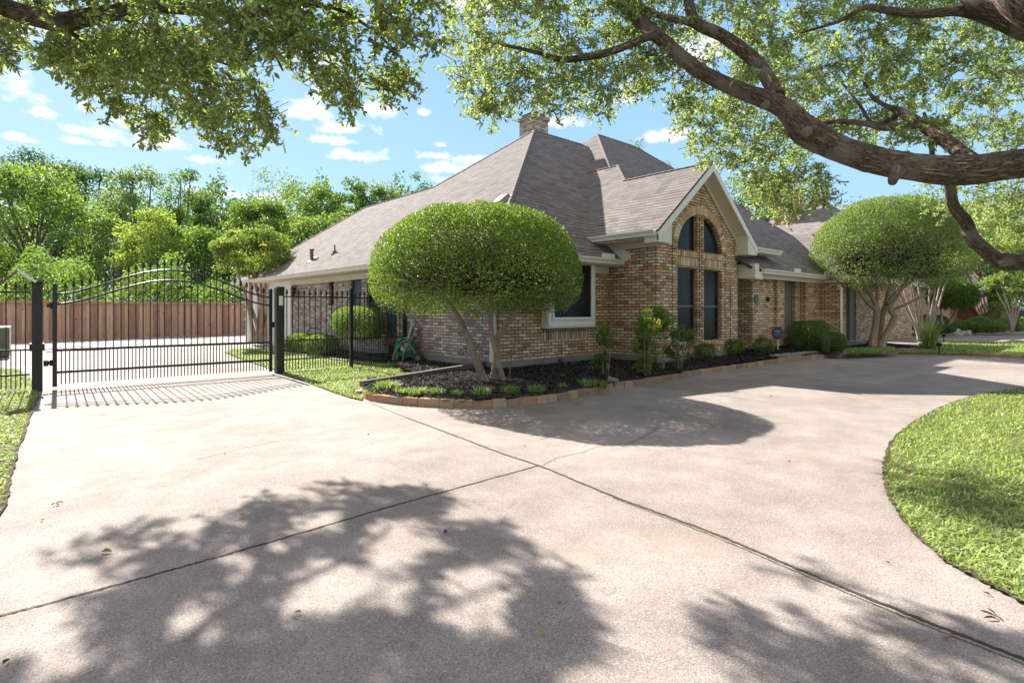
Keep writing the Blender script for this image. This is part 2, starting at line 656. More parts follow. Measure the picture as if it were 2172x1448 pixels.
def barkmat(name, a, b, scale=14, stretch=0.25, patch=None, fur=0.35, bs=0.9):
    mt, nt, out = newmat(name)
    P = pos(nt)
    uvn = N(nt, 'ShaderNodeUVMap').outputs[0]
    mp = N(nt, 'ShaderNodeMapping')
    mp.inputs['Scale'].default_value = (1, stretch, 1)
    nt.links.new(uvn, mp.inputs[0])
    f1 = noise(nt, mp.outputs[0], scale * 2.2, 6, 0.72, 0.6)
    f2 = noise(nt, P, scale * 3, 5, 0.7)
    f3 = noise(nt, P, 2.2, 3)
    rdg = M(nt, 'ABSOLUTE', M(nt, 'MULTIPLY', M(nt, 'SUBTRACT', f1, 0.5), 2.0))
    rdg = M(nt, 'MINIMUM', M(nt, 'MULTIPLY', rdg, 4.0), 1.0)
    h = M(nt, 'ADD', M(nt, 'MULTIPLY', rdg, fur), M(nt, 'MULTIPLY', f2, 1 - fur))
    c = ramp(nt, h, [(0.22, a), (0.72, b)])
    c = mixc(nt, 0.6, c, ramp(nt, f3, [(0.35, (0.7, 0.68, 0.68)), (0.65, (1.25, 1.2, 1.15))]), 'MULTIPLY')
    if patch:
        c = mixc(nt, ramp(nt, noise(nt, P, 3.5, 3), [(0.5, 0.0), (0.62, 0.75)]), c, patch)
    bsdf(nt, out, c, 0.9, h, 0, 0.2, bs, 0.03)
    return mt


# concrete drive
def concmat(name, base, dark, speck=1.0):
    mt, nt, out = newmat(name)
    P = pos(nt)
    big = noise(nt, P, 0.45, 5, 0.6)
    mid = noise(nt, P, 2.6, 6, 0.65)
    fine = noise(nt, P, 110, 4, 0.75)
    c = ramp(nt, M(nt, 'ADD', M(nt, 'MULTIPLY', big, 0.55), M(nt, 'MULTIPLY', mid, 0.45)), [(0.38, dark), (0.60, base)])
    c = mixc(nt, 0.85 * speck, c, ramp(nt, fine, [(0.30, (0.5, 0.48, 0.47)), (0.46, (0.95, 0.95, 0.95)), (0.68, (1.3, 1.3, 1.28))]), 'MULTIPLY')
    vo = N(nt, 'ShaderNodeTexVoronoi')
    vo.inputs['Scale'].default_value = 190
    nt.links.new(P, vo.inputs['Vector'])
    sepc = N(nt, 'ShaderNodeSeparateColor')
    nt.links.new(vo.outputs['Color'], sepc.inputs[0])
    agg = M(nt, 'MULTIPLY', M(nt, 'GREATER_THAN', sepc.outputs[0], 0.84), 0.5 * speck)
    c = mixc(nt, agg, c, (0.10, 0.085, 0.075))
    agg2 = M(nt, 'MULTIPLY', M(nt, 'GREATER_THAN', sepc.outputs[1], 0.91), 0.42 * speck)
    c = mixc(nt, agg2, c, (0.55, 0.53, 0.5))
    rust = ramp(nt, noise(nt, P, 0.8, 4), [(0.56, 0.0), (0.72, 0.4)])
    c = mixc(nt, rust, c, (0.34, 0.225, 0.165))
    bsdf(nt, out, c, 0.85, M(nt, 'ADD', fine, M(nt, 'MULTIPLY', vo.outputs['Distance'], 0.6)), 0, 0.25, 0.35, 0.004)
    return mt


M_conc = concmat('drive_concrete', (0.34, 0.292, 0.262), (0.215, 0.178, 0.153))
M_walk = concmat('walk_concrete', (0.36, 0.33, 0.29), (0.27, 0.245, 0.215))
M_found = concmat('foundation_concrete', (0.30, 0.28, 0.25), (0.17, 0.16, 0.14), 0.7)
M_brick = brickmat('wall_brick')
M_sold = brickmat('soldier_brick', 0.075, 0.215, PAL, stagger=0.0)
M_brick_skylit = brickmat('skylit_brick', pal=dim([(0.0, (0.42, 0.30, 0.26)), (0.12, (0.55, 0.47, 0.42)), (0.24, (0.47, 0.28, 0.24)), (0.34, (0.62, 0.56, 0.5)),
                                              (0.46, (0.24, 0.2, 0.21)), (0.56, (0.50, 0.38, 0.33)), (0.67, (0.32, 0.29, 0.29)), (0.76, (0.58, 0.45, 0.38)),
                                              (0.86, (0.46, 0.31, 0.27)), (0.93, (0.70, 0.66, 0.6))], 1.0), mort=(0.12, 0.095, 0.085))  # wall brick with the side wall's grey skylight painted into its palette
M_bpiece = brickpiece('brick_pieces')
M_edge = brickpiece('edging_brick', [(0, (0.36, 0.20, 0.10)), (0.3, (0.38, 0.25, 0.14)), (0.5, (0.28, 0.20, 0.13)), (0.75, (0.38, 0.28, 0.18)), (0.9, (0.25, 0.165, 0.11))])
M_shing = shinglemat('roof_shingle')
M_trim = plain('cream_trim', (0.78, 0.71, 0.61), 0.5, var=0.06)
M_trimw = plain('white_trim', (0.82, 0.79, 0.74), 0.45, var=0.05)
M_soffit = plain('soffit_paint', (0.72, 0.64, 0.54), 0.6, var=0.05)
M_iron = plain('black_iron', (0.012, 0.012, 0.013), 0.35, var=0.2, spec=0.5)
M_ironb = plain('bronze_post', (0.028, 0.027, 0.022), 0.45, var=0.25)
M_dark = plain('dark_gap', (0.02, 0.015, 0.012), 0.9)
M_crack = plain('joint_filler', (0.065, 0.048, 0.035), 0.95, var=0.5, scale=20)
M_taupe = plain('taupe_panel', (0.16, 0.135, 0.11), 0.6, var=0.06)
M_slate = plain('slate_paint', (0.06, 0.075, 0.10), 0.5, var=0.06)
M_timber = plain('weathered_timber', (0.16, 0.135, 0.11), 0.9, var=0.4, scale=12, bstr=0.5)
M_stone = plain('pale_stone', (0.42, 0.38, 0.33), 0.9, var=0.3, scale=5, bstr=0.5)
M_twig = plain('twig', (0.10, 0.075, 0.055), 0.9, var=0.3)
M_oak = barkmat('oak_bark', (0.045, 0.033, 0.025), (0.40, 0.30, 0.225), 12, 0.22, fur=0.6, patch=(0.30, 0.26, 0.22))
M_smooth = barkmat('crape_bark', (0.24, 0.17, 0.12), (0.62, 0.48, 0.36), 5, 0.15, patch=(0.38, 0.27, 0.2))
M_pale = barkmat('pale_bark', (0.24, 0.18, 0.15), (0.56, 0.48, 0.42), 5, 0.15, patch=(0.38, 0.26, 0.22))
M_topi = leafmat('topiary_leaf', [(0.065, 0.115, 0.028), (0.14, 0.215, 0.048), (0.29, 0.38, 0.09)], 0.45, 0.4)
M_topi2 = leafmat('far_topiary_leaf', [(0.11, 0.165, 0.065), (0.18, 0.255, 0.095), (0.29, 0.37, 0.15)], 0.42, 0.4)
M_oakl = leafmat('oak_leaf', [(0.12, 0.16, 0.075), (0.225, 0.285, 0.12), (0.40, 0.47, 0.19)], 0.48, 0.42, 0.9, (1.6, 1.6, 0.7))
M_oakr = leafmat('oak_leaf_light', [(0.14, 0.19, 0.095), (0.26, 0.33, 0.15), (0.44, 0.52, 0.23)], 0.5, 0.42, 0.8, (1.5, 1.5, 0.8))
M_grassb = leafmat('grass_blade', [(0.11, 0.16, 0.05), (0.28, 0.37, 0.12), (0.56, 0.62, 0.32)], 0.4, 0.5, 1.4)
M_nand = leafmat('nandina_leaf', [(0.06, 0.12, 0.022), (0.13, 0.21, 0.04), (0.22, 0.31, 0.06)], 0.42)
M_yel = leafmat('yellow_leaf', [(0.45, 0.44, 0.05), (0.6, 0.58, 0.1)], 0.4)


def groundmat(name, a, b, scale=20, bstr=0.6, c3=None):
    mt, nt, out = newmat(name)
    P = pos(nt)
    f = noise(nt, P, scale, 6, 0.75)
    g = noise(nt, P, 1.1, 4)
    c = ramp(nt, M(nt, 'ADD', M(nt, 'MULTIPLY', f, 0.75), M(nt, 'MULTIPLY', g, 0.25)), [(0.35, a), (0.65, b)])
    if c3:
        c = mixc(nt, ramp(nt, noise(nt, P, scale * 3, 2), [(0.62, 0.0), (0.7, 0.8)]), c, c3)
    bsdf(nt, out, c, 0.95, f, 0, 0.1, bstr, 0.03)
    return mt


M_lawn = groundmat('lawn_soil', (0.07, 0.075, 0.025), (0.22, 0.22, 0.08), 26, c3=(0.16, 0.115, 0.07))
M_soil = groundmat('edge_soil', (0.05, 0.035, 0.025), (0.13, 0.10, 0.07), 40)
M_far = groundmat('far_ground', (0.04, 0.06, 0.02), (0.10, 0.13, 0.05), 4)
M_mulch = groundmat('black_mulch', (0.006, 0.005, 0.004), (0.030, 0.024, 0.020), 45, 1.0)
M_chip = plain('mulch_chip', (0.08, 0.066, 0.058), 0.8, var=0.8, scale=30)


def woodmat(name):
    mt, nt, out = newmat(name)
    P = pos(nt)
    mp = N(nt, 'ShaderNodeMapping')
    mp.inputs['Scale'].default_value = (6, 6, 0.7)
    nt.links.new(P, mp.inputs[0])
    g = noise(nt, mp.outputs[0], 3, 6, 0.7, 0.8)
    kn = N(nt, 'ShaderNodeTexVoronoi')
    kn.inputs['Scale'].default_value = 2.6
    nt.links.new(P, kn.inputs['Vector'])
    c = ramp(nt, attr(nt), [(0.0, (0.36, 0.20, 0.135)), (0.5, (0.52, 0.315, 0.22)), (1.0, (0.68, 0.46, 0.34))])
    c = mixc(nt, 0.7, c, ramp(nt, g, [(0.3, (0.6, 0.55, 0.5)), (0.7, (1.3, 1.25, 1.2))]), 'MULTIPLY')
    c = mixc(nt, ramp(nt, kn.outputs['Distance'], [(0.05, 0.8), (0.12, 0.0)]), c, (0.07, 0.03, 0.02))
    bsdf(nt, out, c, 0.85, g, 0, 0.2, 0.3, 0.01)
    return mt


M_cedar = woodmat('cedar_board')


def screenmat(name, c=(0.012, 0.012, 0.012), rough=0.18):
    mt, nt, out = newmat(name)
    P = pos(nt)
    s = N(nt, 'ShaderNodeSeparateXYZ')
    nt.links.new(P, s.inputs[0])
    f = noise(nt, P, 2.2, 4, 0.6)
    cc = ramp(nt, f, [(0.35, c), (0.7, tuple(x * 2.6 for x in c))])
    bsdf(nt, out, cc, rough, noise(nt, P, 500, 1), 0, 0.11, 0.06, 0.002)
    return mt


M_screen = screenmat('solar_screen')
M_far_pane = screenmat('far_pane', (0.02, 0.022, 0.025), 0.1)
# ================================================================== SETTING: ground, drive, lawns, bed
def sheet(name, poly, z, mat, label=None, kind='structure', skirt=0.0):
    P = [Vector((p[0], p[1], 0)) for p in poly]
    tri = tessellate_polygon([P])
    mb = MB()
    zz = z if callable(z) else (lambda x, y: z)
    mb.mesh([(p.x, p.y, zz(p.x, p.y)) for p in P], [tuple(t) for t in tri])
    if skirt:
        n = len(P)
        for i in range(n):
            a, b = P[i], P[(i + 1) % n]
            za, zb = zz(a.x, a.y), zz(b.x, b.y)
            mb.face([(a.x, a.y, za), (b.x, b.y, zb), (b.x, b.y, zb - skirt), (a.x, a.y, za - skirt)])
    o = mb.build(name, mat)
    return setp(o, kind=kind)


def gp(px, py, z=0.0):
    p = at_z(px, py, z)
    return (p.x, p.y)


sheet('ground', [(-400, -60), (500, -60), (500, 500), (-400, 500)], -0.06, M_far)
sheet('driveway', [(-0.35, -8), (60, -8), (60, 12.3), (30, 14), (22, 34), (-12, 34), (-12, 18.2), (-0.35, 18.2)], 0.0, M_conc)

# left lawn
EDGE_L = [gp(-700, 1700), gp(-160, 1260), gp(0, 1083), gp(20, 1010), gp(36, 960), gp(60, 890), gp(82, 838)]
lawnL = EDGE_L + [(0.26, 12.0), (0.22, 14.0), (0.05, 16.5), (-0.6, 18.1), (-30, 18.1), (-30, -2)]
sheet('lawn_beside_gate', lawnL, 0.014, M_lawn)
# island lawn in the crook of the drive
ISL = [gp(x, y) for x, y in ((2172, 1282), (2110, 1248), (2060, 1222), (2010, 1195), (1965, 1160), (1925, 1118), (1900, 1080), (1884, 1045), (1877, 1010),
                              (1878, 980), (1893, 940), (1920, 912), (1960, 885), (2010, 860), (2080, 838), (2172, 824), (2300, 812))]
ISL = [(4.6, -6.5), gp(2330, 1360)] + ISL + [(30, 0.5), (40, -1), (40, -6.5)]
sheet('island_lawn', ISL, 0.014, M_lawn)
# strip of lawn between gate and bed, running on behind the fence
STRIP = [gp(598, 791), gp(622, 801), gp(660, 815), gp(705, 832), gp(745, 845), gp(768, 850), gp(772, 838), (5.0, 9.8), gp(830, 800), gp(876, 793), gp(868, 783),
         gp(800, 770), (6.7, 13.0), (6.4, 15), (6.2, 17.2), gp(560, 738), gp(497, 741), gp(476, 748), gp(500, 758), gp(540, 772), gp(580, 784)]
sheet('side_lawn', STRIP, 0.016, M_lawn)

# bed: front edge as seen at drive level
BEDF = [(768, 836), (772, 845), (790, 851), (830, 857), (880, 861), (940, 864), (1000, 865), (1063, 864), (1130, 858), (1200, 848), (1300, 829), (1400, 810),
        (1500, 793), (1600, 777), (1700, 764), (1780, 757), (1850, 752), (1930, 749), (2000, 751), (2080, 756), (2172, 761)]
bedf = [gp(x, y) for x, y in BEDF]


def bedz(x, y):
    if x > 14:
        return 0.10 + 0.004 * (x - 5) + 0.11 * max(0.0, min(1.0, (y - 6.15) / 0.9))
    return 0.10 + 0.004 * max(0, x - 5) + 0.05 * max(0.0, min(1.0, (y - 6.0) / 2.5))


_bs = [tuple(p) for p in spline(bedf, 3)]
bed_poly = [(x + 0.02, y + 0.05) for x, y in _bs[:-6]] + [(24.5, 7.4), (23.5, 8.8), (14, 9.5), (7.3, 9.5), (7.3, 19.6), (6.35, 19.0), (6.5, 14.5), (6.75, 12.2), gp(850, 786, 0.05), gp(882, 797, 0.08), gp(800, 818, 0.08)]
mb = MB()
# fine grid clipped to the bed outline, gently mounded
gx = np.arange(4.0, 25.0, 0.16)
gy = np.arange(3.5, 19.8, 0.16)
idx = {}


def bp(i, j):
    if (i, j) not in idx:
        x, y = gx[i], gy[j]
        idx[(i, j)] = len(mb.v)
        mb.v.append((x, y, bedz(x, y) + random.uniform(-0.012, 0.018)))
    return idx[(i, j)]


cc = np.array([[x + 0.08, y + 0.08] for x in gx[:-1] for y in gy[:-1]])
inn = inpoly(cc, bed_poly).reshape(len(gx) - 1, len(gy) - 1)
for i in range(len(gx) - 1):
    for j in range(len(gy) - 1):
        if inn[i, j]:
            mb.f.append((bp(i, j), bp(i + 1, j), bp(i + 1, j + 1), bp(i, j + 1)))
            mb.r.append(0.5)
setp(mb.build('mulch_bed', M_mulch, smooth=True), kind='structure')
# loose chips
P = scatter(bed_poly, 26000, lambda q: 1.0 / (1 + 0.02 * (q[:, 0] ** 2 + q[:, 1] ** 2 - 60).clip(0)))
Z = np.array([bedz(a, b) for a, b in P]) + 0.012
P3 = np.column_stack([P, Z])
D = unit(np.column_stack([RNG.normal(size=(len(P), 2)), RNG.normal(size=len(P)) * 0.3]))
setp(leaves('mulch_chips', P3, D, RNG.uniform(0.02, 0.055, len(P)), RNG.uniform(0.006, 0.014, len(P)), M_chip), kind='stuff')

# edging of bricks on the bed front
edg = thing('brick_edging', 'low curved edging of weathered orange and brown bricks round the front flower bed', 'edging', (bedf[5][0], bedf[5][1], 0))


def edging(path, parent, name, mat, ln, wd, ht, inward=1, zf=lambda x, y: 0.0, jit=1.0):
    pts = [np.array(p[:2]) for p in spline(path, 8)]
    s = [0]
    for a, b in zip(pts, pts[1:]):
        s.append(s[-1] + np.linalg.norm(b - a))
    mbe = MB()
    t = 0
    while t < s[-1] - ln:
        l = ln * random.uniform(0.8, 1.35)

        def pa(tt):
            k = min(max(np.searchsorted(s, tt) - 1, 0), len(pts) - 2)
            f = (tt - s[k]) / max(s[k + 1] - s[k], 1e-6)
            return pts[k] + (pts[k + 1] - pts[k]) * f
        a, b = pa(t), pa(min(t + l, s[-1]))
        d = b - a
        L_ = np.linalg.norm(d)
        d /= L_
        nrm = np.array([-d[1], d[0]]) * inward
        c = (a + b) / 2 + nrm * (wd / 2 + random.uniform(-.006, .006) * jit)
        h = ht + random.uniform(-.008, .008) * jit
        mbe.box((c[0], c[1], zf(c[0], c[1]) + h / 2 - 0.01), (L_ - 0.008, wd, h), math.atan2(d[1], d[0]) + random.uniform(-.02, .02) * jit, taper=0.97)
        t += l
    return mbe.build(name, mat, parent, bevel=0.008)


e1 = edging(bedf, edg, 'brick_course', M_edge, 0.24, 0.115, 0.115)
mort = MB()
pts = [np.array(p[:2]) for p in spline(bedf, 6)]
for a, b in zip(pts, pts[1:]):
    d = b - a
    L_ = np.linalg.norm(d)
    c = (a + b) / 2 + np.array([-d[1], d[0]]) / L_ * 0.058
    mort.box((c[0], c[1], 0.045), (L_ + 0.01, 0.095, 0.10), math.atan2(d[1], d[0]))
mort.build('mortar_bed', M_found, edg)

# thin concrete edging of the side bed
side_edge = [gp(768, 838), gp(806, 812, .02), gp(868, 797, .02), gp(884, 790, .03), gp(878, 781, .03), gp(850, 773, .03), (6.35, 12.3), (6.25, 15), (6.1, 18.5)]
ce = thing('concrete_edging', 'thin pale concrete edging curving beside the lawn and the hose reel', 'edging', (side_edge[2][0], side_edge[2][1], 0))
edging(side_edge, ce, 'curb_strip', M_walk, 0.5, 0.09, 0.075, 1, jit=0.3)

# walkway to the hidden entrance
_f = [tuple(np.array(gp(a, b)) + np.array([.03, .15])) for a, b in ((1780, 757), (1740, 760.5), (1706, 764))]
wk = [gp(1566, 746, .165), gp(1640, 738.5, .165), gp(1700, 741, .165), gp(1785, 748, .165)] + _f + [gp(1650, 755, .165), gp(1590, 751, .165)]
sheet('walkway', wk, 0.168, M_walk, skirt=0.16)

# far lawn and neighbouring grounds on the right
FARL = [gp(1905, 748, .05), gp(1960, 737, .05), gp(1945, 724, .05), gp(2172, 726, .05), gp(2400, 727, .05), gp(2500, 775, .05), gp(2172, 757, .05), gp(2090, 752, .05), gp(1990, 749, .05)]
sheet('far_lawn', FARL, 0.05, M_lawn, skirt=0.06)
BACKBED = [gp(1560, 690), gp(1880, 704), gp(2000, 708), gp(2080, 706), gp(2172, 700), gp(2500, 700), (160, 20), (160, 60), (60, 60)]
sheet('neighbour_bed', BACKBED, 0.03, M_lawn)


# joints and cracks in the drive
def strip(name, path, w_, mat=M_crack, jit=0.004, z=0.004, ks=10):
    pts = [np.array(p) for p in spline(path, ks)]
    mbs = MB()
    prev = None
    for i, p in enumerate(pts):
        t = pts[min(i + 1, len(pts) - 1)] - pts[max(i - 1, 0)]
        t /= np.linalg.norm(t)
        n_ = np.array([-t[1], t[0]])
        ww = w_ * random.uniform(0.75, 1.3)
        o = random.uniform(-jit, jit)
        cur = (p + n_ * (ww / 2 + o), p - n_ * (ww / 2 - o))
        if prev:
            mbs.face([(*prev[0], z), (*cur[0], z), (*cur[1], z), (*prev[1], z)])
        prev = cur
    return setp(mbs.build(name, mat), kind='structure')


strip('drive_joint', [gp(-300, 1375), gp(0, 1306), gp(300, 1226), gp(560, 1153), gp(850, 1068), gp(1143, 987)], 0.013, ks=30)
strip('drive_joint', [gp(860, 885), gp(960, 922), gp(1060, 960), gp(1150, 990), gp(1300, 1052), (gp(1500, 1126)), gp(1700, 1210), gp(1950, 1312), gp(2172, 1398), gp(2500, 1530)], 0.020, ks=30)
strip('drive_joint', [gp(1300, 1056), gp(1500, 1132), gp(1700, 1217), gp(1950, 1321), gp(2172, 1409), gp(2500, 1545)], 0.006, ks=30)
strip('drive_joint', [gp(790, 856), gp(860, 885)], 0.008)
strip('drive_crack', [gp(1150, 987), gp(1180, 972), gp(1225, 962), gp(1260, 950), gp(1300, 942), gp(1340, 938), gp(1420, 900), gp(1500, 905), gp(1565, 905)], 0.005, jit=0.012, ks=6)
strip('drive_crack', [gp(1400, 816), gp(1450, 826), gp(1530, 838), gp(1600, 850), gp(1660, 856)], 0.008, jit=0.015, ks=8)
strip('drive_crack', [gp(1700, 812), gp(1860, 792), gp(1960, 783), gp(2100, 782)], 0.01, jit=0.02, ks=8)
strip('drive_crack', [gp(68, 893), gp(130, 888), gp(200, 880), gp(228, 877)], 0.010, jit=0.01)
strip('drive_crack', [gp(1880, 783), gp(2000, 800), gp(2172, 822)], 0.012, jit=0.01)
strip('drive_crack', [gp(418, 975), gp(470, 962), gp(540, 945), gp(620, 930)], 0.004, jit=0.008)

strip('lawn_edge_soil', ISL[2:-3], 0.03, mat=M_soil, jit=0.012, z=0.018, ks=8)
strip('lawn_edge_soil', EDGE_L, 0.03, mat=M_soil, jit=0.012, z=0.018, ks=8)

# ================================================================== GRASS
def grass(name, poly, n, hmin, hmax, wd, z=0.014, dens=None, mat=None):
    q = scatter(poly, n, dens)
    pat = np.sin(q[:, 0] * 3.1 + 1.3 * np.sin(q[:, 1] * 2.3)) + np.sin(q[:, 1] * 4.3 + 1.7 * np.sin(q[:, 0] * 1.9)) + .8 * np.sin(q[:, 0] * 9 + q[:, 1] * 7)
    q = q[RNG.random(len(q)) < (1.0 - .55 * (pat < -0.9))]
    dist = np.sqrt((q ** 2).sum(1))
    k = 1 + (dist / 14).clip(0, 1.8)
    hh = RNG.uniform(hmin, hmax, len(q)) * (0.8 + 0.4 * RNG.random(len(q)))
    P3 = np.column_stack([q, np.full(len(q), z - 0.005)])
    o = blades(name, P3, hh, wd * k, mat or M_grassb, lean=1.5)
    return setp(o, kind='stuff')


near = lambda q: (1.0 / (1 + 0.05 * (q ** 2).sum(1))).clip(0, 1)
isl_vis = [p for p in ISL if True]
clipI = [(3.0, -1.2), (3.0, 1.9), (14, 1.9), (16, -0.3), (10, -1.2)]


def both(polyA, polyB):
    return lambda q: inpoly(q, polyB).astype(float) * near(q)


grass('island_grass', ISL, 105000, 0.02, 0.052, 0.0042, dens=both(ISL, [(2.6, -3.0), (2.6, 2.2), (18, 2.2), (26, -1.5), (26, -3.0)]))
grass('gate_grass', lawnL, 42000, 0.02, 0.045, 0.005, dens=both(lawnL, [(-3.2, 3.6), (-3.2, 18), (1, 18), (1, 3.6)]))
grass('side_grass', STRIP, 42000, 0.02, 0.05, 0.0045, z=0.016)
grass('far_grass', FARL, 16000, 0.03, 0.06, 0.007, z=0.05)

# ================================================================== HOUSE
HX, HYF = 7.2, 8.5
house = thing('brick_house', 'single storey tan brick house with steep purplish shingle roof and arched gable window', 'house', (HX, HYF, 0))


def wallpoly(mb, axis, c, outer, holes=(), depth=0.1, soff=0.0):
    def P(a, b, d=0.0):
        return (a, c + d, b) if axis == 'Y' else (c + d, a, b)
    lists = [[Vector((a, b, 0)) for a, b in outer]] + [[Vector((a, b, 0)) for a, b in h] for h in holes]
    flat = [v for l in lists for v in l]
    tri = tessellate_polygon(lists)
    mb.mesh([P(v.x, v.y) for v in flat], [tuple(t) for t in tri])
    for h in holes:
        n = len(h)
        for i in range(n):
            a, b = h[i], h[(i + 1) % n]
            mb.face([P(*a), P(*b), P(b[0], b[1], depth), P(a[0], a[1], depth)])


def rect(a0, a1, b0, b1):
    return [(a0, b0), (a1, b0), (a1, b1), (a0, b1)]


FZ = 0.30
# --- side wall (faces -X)
sw = MB()
side_h = [rect(16.25, 16.6, 1.46, 2.28), rect(14.43, 15.1, 0.55, 2.28), rect(13.35, 14.12, 0.55, 2.28), rect(12.5, 13.15, 0.3, 2.2)]
side_h[3] = rect(12.5, 13.15, 0.31, 2.2)
wallpoly(sw, 'X', HX, rect(HYF, 19.75, FZ, 2.36), side_h, 0.10)
sw.build('wall', M_brick_skylit, house)
sb = MB()
for y0, y1 in ((13.2, 13.34), (15.12, 16.24), (16.62, 19.74)):
    wallpoly(sb, 'X', HX - 0.004, rect(y0, y1, 2.10, 2.355))
splitbuild(sb, 'soldier_course', M_sold, house)


def window(axis, c, a0, a1, b0, b1, depth=0.09, parent=None, fr=0.035, mat=M_screen, frm=None, rail=None, pane_poly=None):
    frm = frm or M_taupe
    mbp = MB()
    if pane_poly:
        lists = [[Vector((a, b, 0)) for a, b in pane_poly]]
        tri = tessellate_polygon(lists)
        for off in (depth,):
            mbp.mesh([((p.x, c + off, p.y) if axis == 'Y' else (c + off, p.x, p.y)) for p in lists[0]], [tuple(t) for t in tri])
    elif axis == 'Y':
        mbp.bx(a0, a1, c + depth - 0.006, c + depth + 0.02, b0, b1)
    else:
        mbp.bx(c + depth - 0.006, c + depth + 0.02, a0, a1, b0, b1)
    wo_ = mbp.build('window', mat, parent)
    f = MB()

    def bar(p0, p1, q0, q1, pr=0.02):
        if axis == 'Y':
            f.bx(p0, p1, c + depth - 0.008 - pr, c + depth - 0.007, q0, q1)
        else:
            f.bx(c + depth - 0.008 - pr, c + depth - 0.007, p0, p1, q0, q1)
    if pane_poly:
        n = len(pane_poly)
        cx_ = sum(p[0] for p in pane_poly) / n
        cz_ = sum(p[1] for p in pane_poly) / n
        for i in range(n):
            p, q = pane_poly[i], pane_poly[(i + 1) % n]
            pi = (p[0] + (cx_ - p[0]) * 0.07, p[1] + (cz_ - p[1]) * 0.07)
            qi = (q[0] + (cx_ - q[0]) * 0.07, q[1] + (cz_ - q[1]) * 0.07)
            y = c + depth - 0.02
            f.face([(p[0], y, p[1]), (q[0], y, q[1]), (qi[0], y, qi[1]), (pi[0], y, pi[1])])
    else:
        bar(a0, a0 + fr, b0, b1)
        bar(a1 - fr, a1, b0, b1)
        bar(a0 + fr, a1 - fr, b0, b0 + fr)
        bar(a0 + fr, a1 - fr, b1 - fr, b1)
        if rail:
            bar(a0 + fr, a1 - fr, rail - 0.02, rail + 0.02, 0.012)
    f.build('frame', frm, wo_)
    return wo_


for h in side_h[:3]:
    window('X', HX, h[0][0], h[1][0], h[0][1], h[2][1], parent=house, frm=M_slate, mat=M_slate if h[0][0] == 14.43 else M_screen, rail=1.5 if h[0][1] < 1 else None)
dm = MB()
dm.bx(HX + 0.07, HX + 0.1, 12.5, 13.15, 0.31, 2.2)
sd_o = dm.build('door', M_slate, house)
setp(sd_o, label='slate blue side door behind the fence')
for q in ((0.45, 1.05), (1.2, 2.05)):
    pm = MB()
    pm.bx(HX + 0.055, HX + 0.069, 12.6, 13.05, q[0], q[1])
    pm.build('door_panel', M_slate, sd_o, bevel=0.006)

# --- garage end
gb = MB()
gb.bx(HX - 0.02, HX + 0.3, 19.76, 19.98, 0.0, 2.38)
gb.bx(HX - 0.02, HX + 0.3, 22.1, 22.4, 0.0, 2.38)
gb.bx(HX - 0.02, HX + 0.3, 24.5, 24.9, 0.0, 2.38)
gb.bx(HX - 0.02, HX + 0.3, 19.98, 22.1, 2.1, 2.38)
gb.bx(HX - 0.02, HX + 0.3, 22.4, 24.5, 2.1, 2.38)
gb.build('garage_surround', M_trimw, house)
for y0, y1 in ((19.98, 22.1), (22.4, 24.5)):
    g = MB()
    g.bx(HX + 0.10, HX + 0.14, y0, y1, 0.0, 2.1)
    go = g.build('garage_door', M_trimw, house)
    for k in range(4):
        p_ = MB()
        for j in range(3):
            wdt = (y1 - y0) / 3
            p_.bx(HX + 0.085, HX + 0.099, y0 + j * wdt + .08, y0 + (j + 1) * wdt - .08, 0.08 + k * 0.52, 0.50 + k * 0.52)
        p_.build('door_panel', M_trimw, go, bevel=0.006)

# --- main front wall (faces -Y) with the boxed window
fw = MB()
wallpoly(fw, 'Y', HYF, rect(HX, 10.66, FZ, 2.36), [], 0.1)
fw.build('wall', M_brick, house)
s2 = MB()
wallpoly(s2, 'Y', HYF - 0.004, rect(8.42, 9.9, 0.68, 0.90))
wallpoly(s2, 'Y', HYF - 0.004, rect(9.95, 10.6, 2.12, 2.355))
splitbuild(s2, 'soldier_course', M_sold, house)
bxw = MB()
BX0, BX1, BY = 8.38, 9.93, 8.32
bxw.bx(BX0, BX1, BY + 0.001, HYF + 0.02, 0.93, 2.36)
wb = bxw.build('window_box', M_trim, house, bevel=0.004)
t2 = MB()
t2.bx(BX0 + .02, BX1 - .02, BY - 0.03, BY, 0.96, 1.10)
t2.bx(BX0 + .02, BX0 + .10, BY - 0.03, BY, 1.10, 2.34)
t2.bx(BX1 - .09, BX1 - .02, BY - 0.03, BY, 1.10, 2.34)
t2.bx(BX0 + .12, BX1 - .11, BY - 0.045, BY - .001, 1.11, 1.17)
t2.bx(BX0 + .12, BX0 + .18, BY - 0.045, BY - .001, 1.17, 2.34)
t2.bx(BX1 - .17, BX1 - .11, BY - 0.045, BY - .001, 1.17, 2.34)
t2.build('window_frame', M_trimw, wb, bevel=0.003)
t3 = MB()
t3.bx(BX0 + .18, BX1 - .17, BY - 0.02, BY - 0.005, 1.17, 2.33)
t3.build('pane', M_screen, wb)

# --- gable bay
GX0, GX1, GY, GC = 10.66, 14.4, 7.15, 12.50
GE, GEZ, GP_ = 10.2, 3.04, 0.80         # eave X, eave height, pitch
gw = MB()
wallpoly(gw, 'X', GX0, rect(GY, HYF + 0.4, FZ, 3.1), [], 0.1)
gw.build('wall', M_brick, house)


def gtop(x):
    return GEZ - 0.10 + GP_ * (min(x, 2 * GC - x) - GE)


RX, RZ, AZ = 1.03, 0.90, 2.74
def arc(a0, a1, n, rx=RX, rz=RZ):
    return [(GC + 0.02 + rx * math.cos(R(a0 + (a1 - a0) * i / n)), AZ + rz * math.sin(R(a0 + (a1 - a0) * i / n))) for i in range(n + 1)]


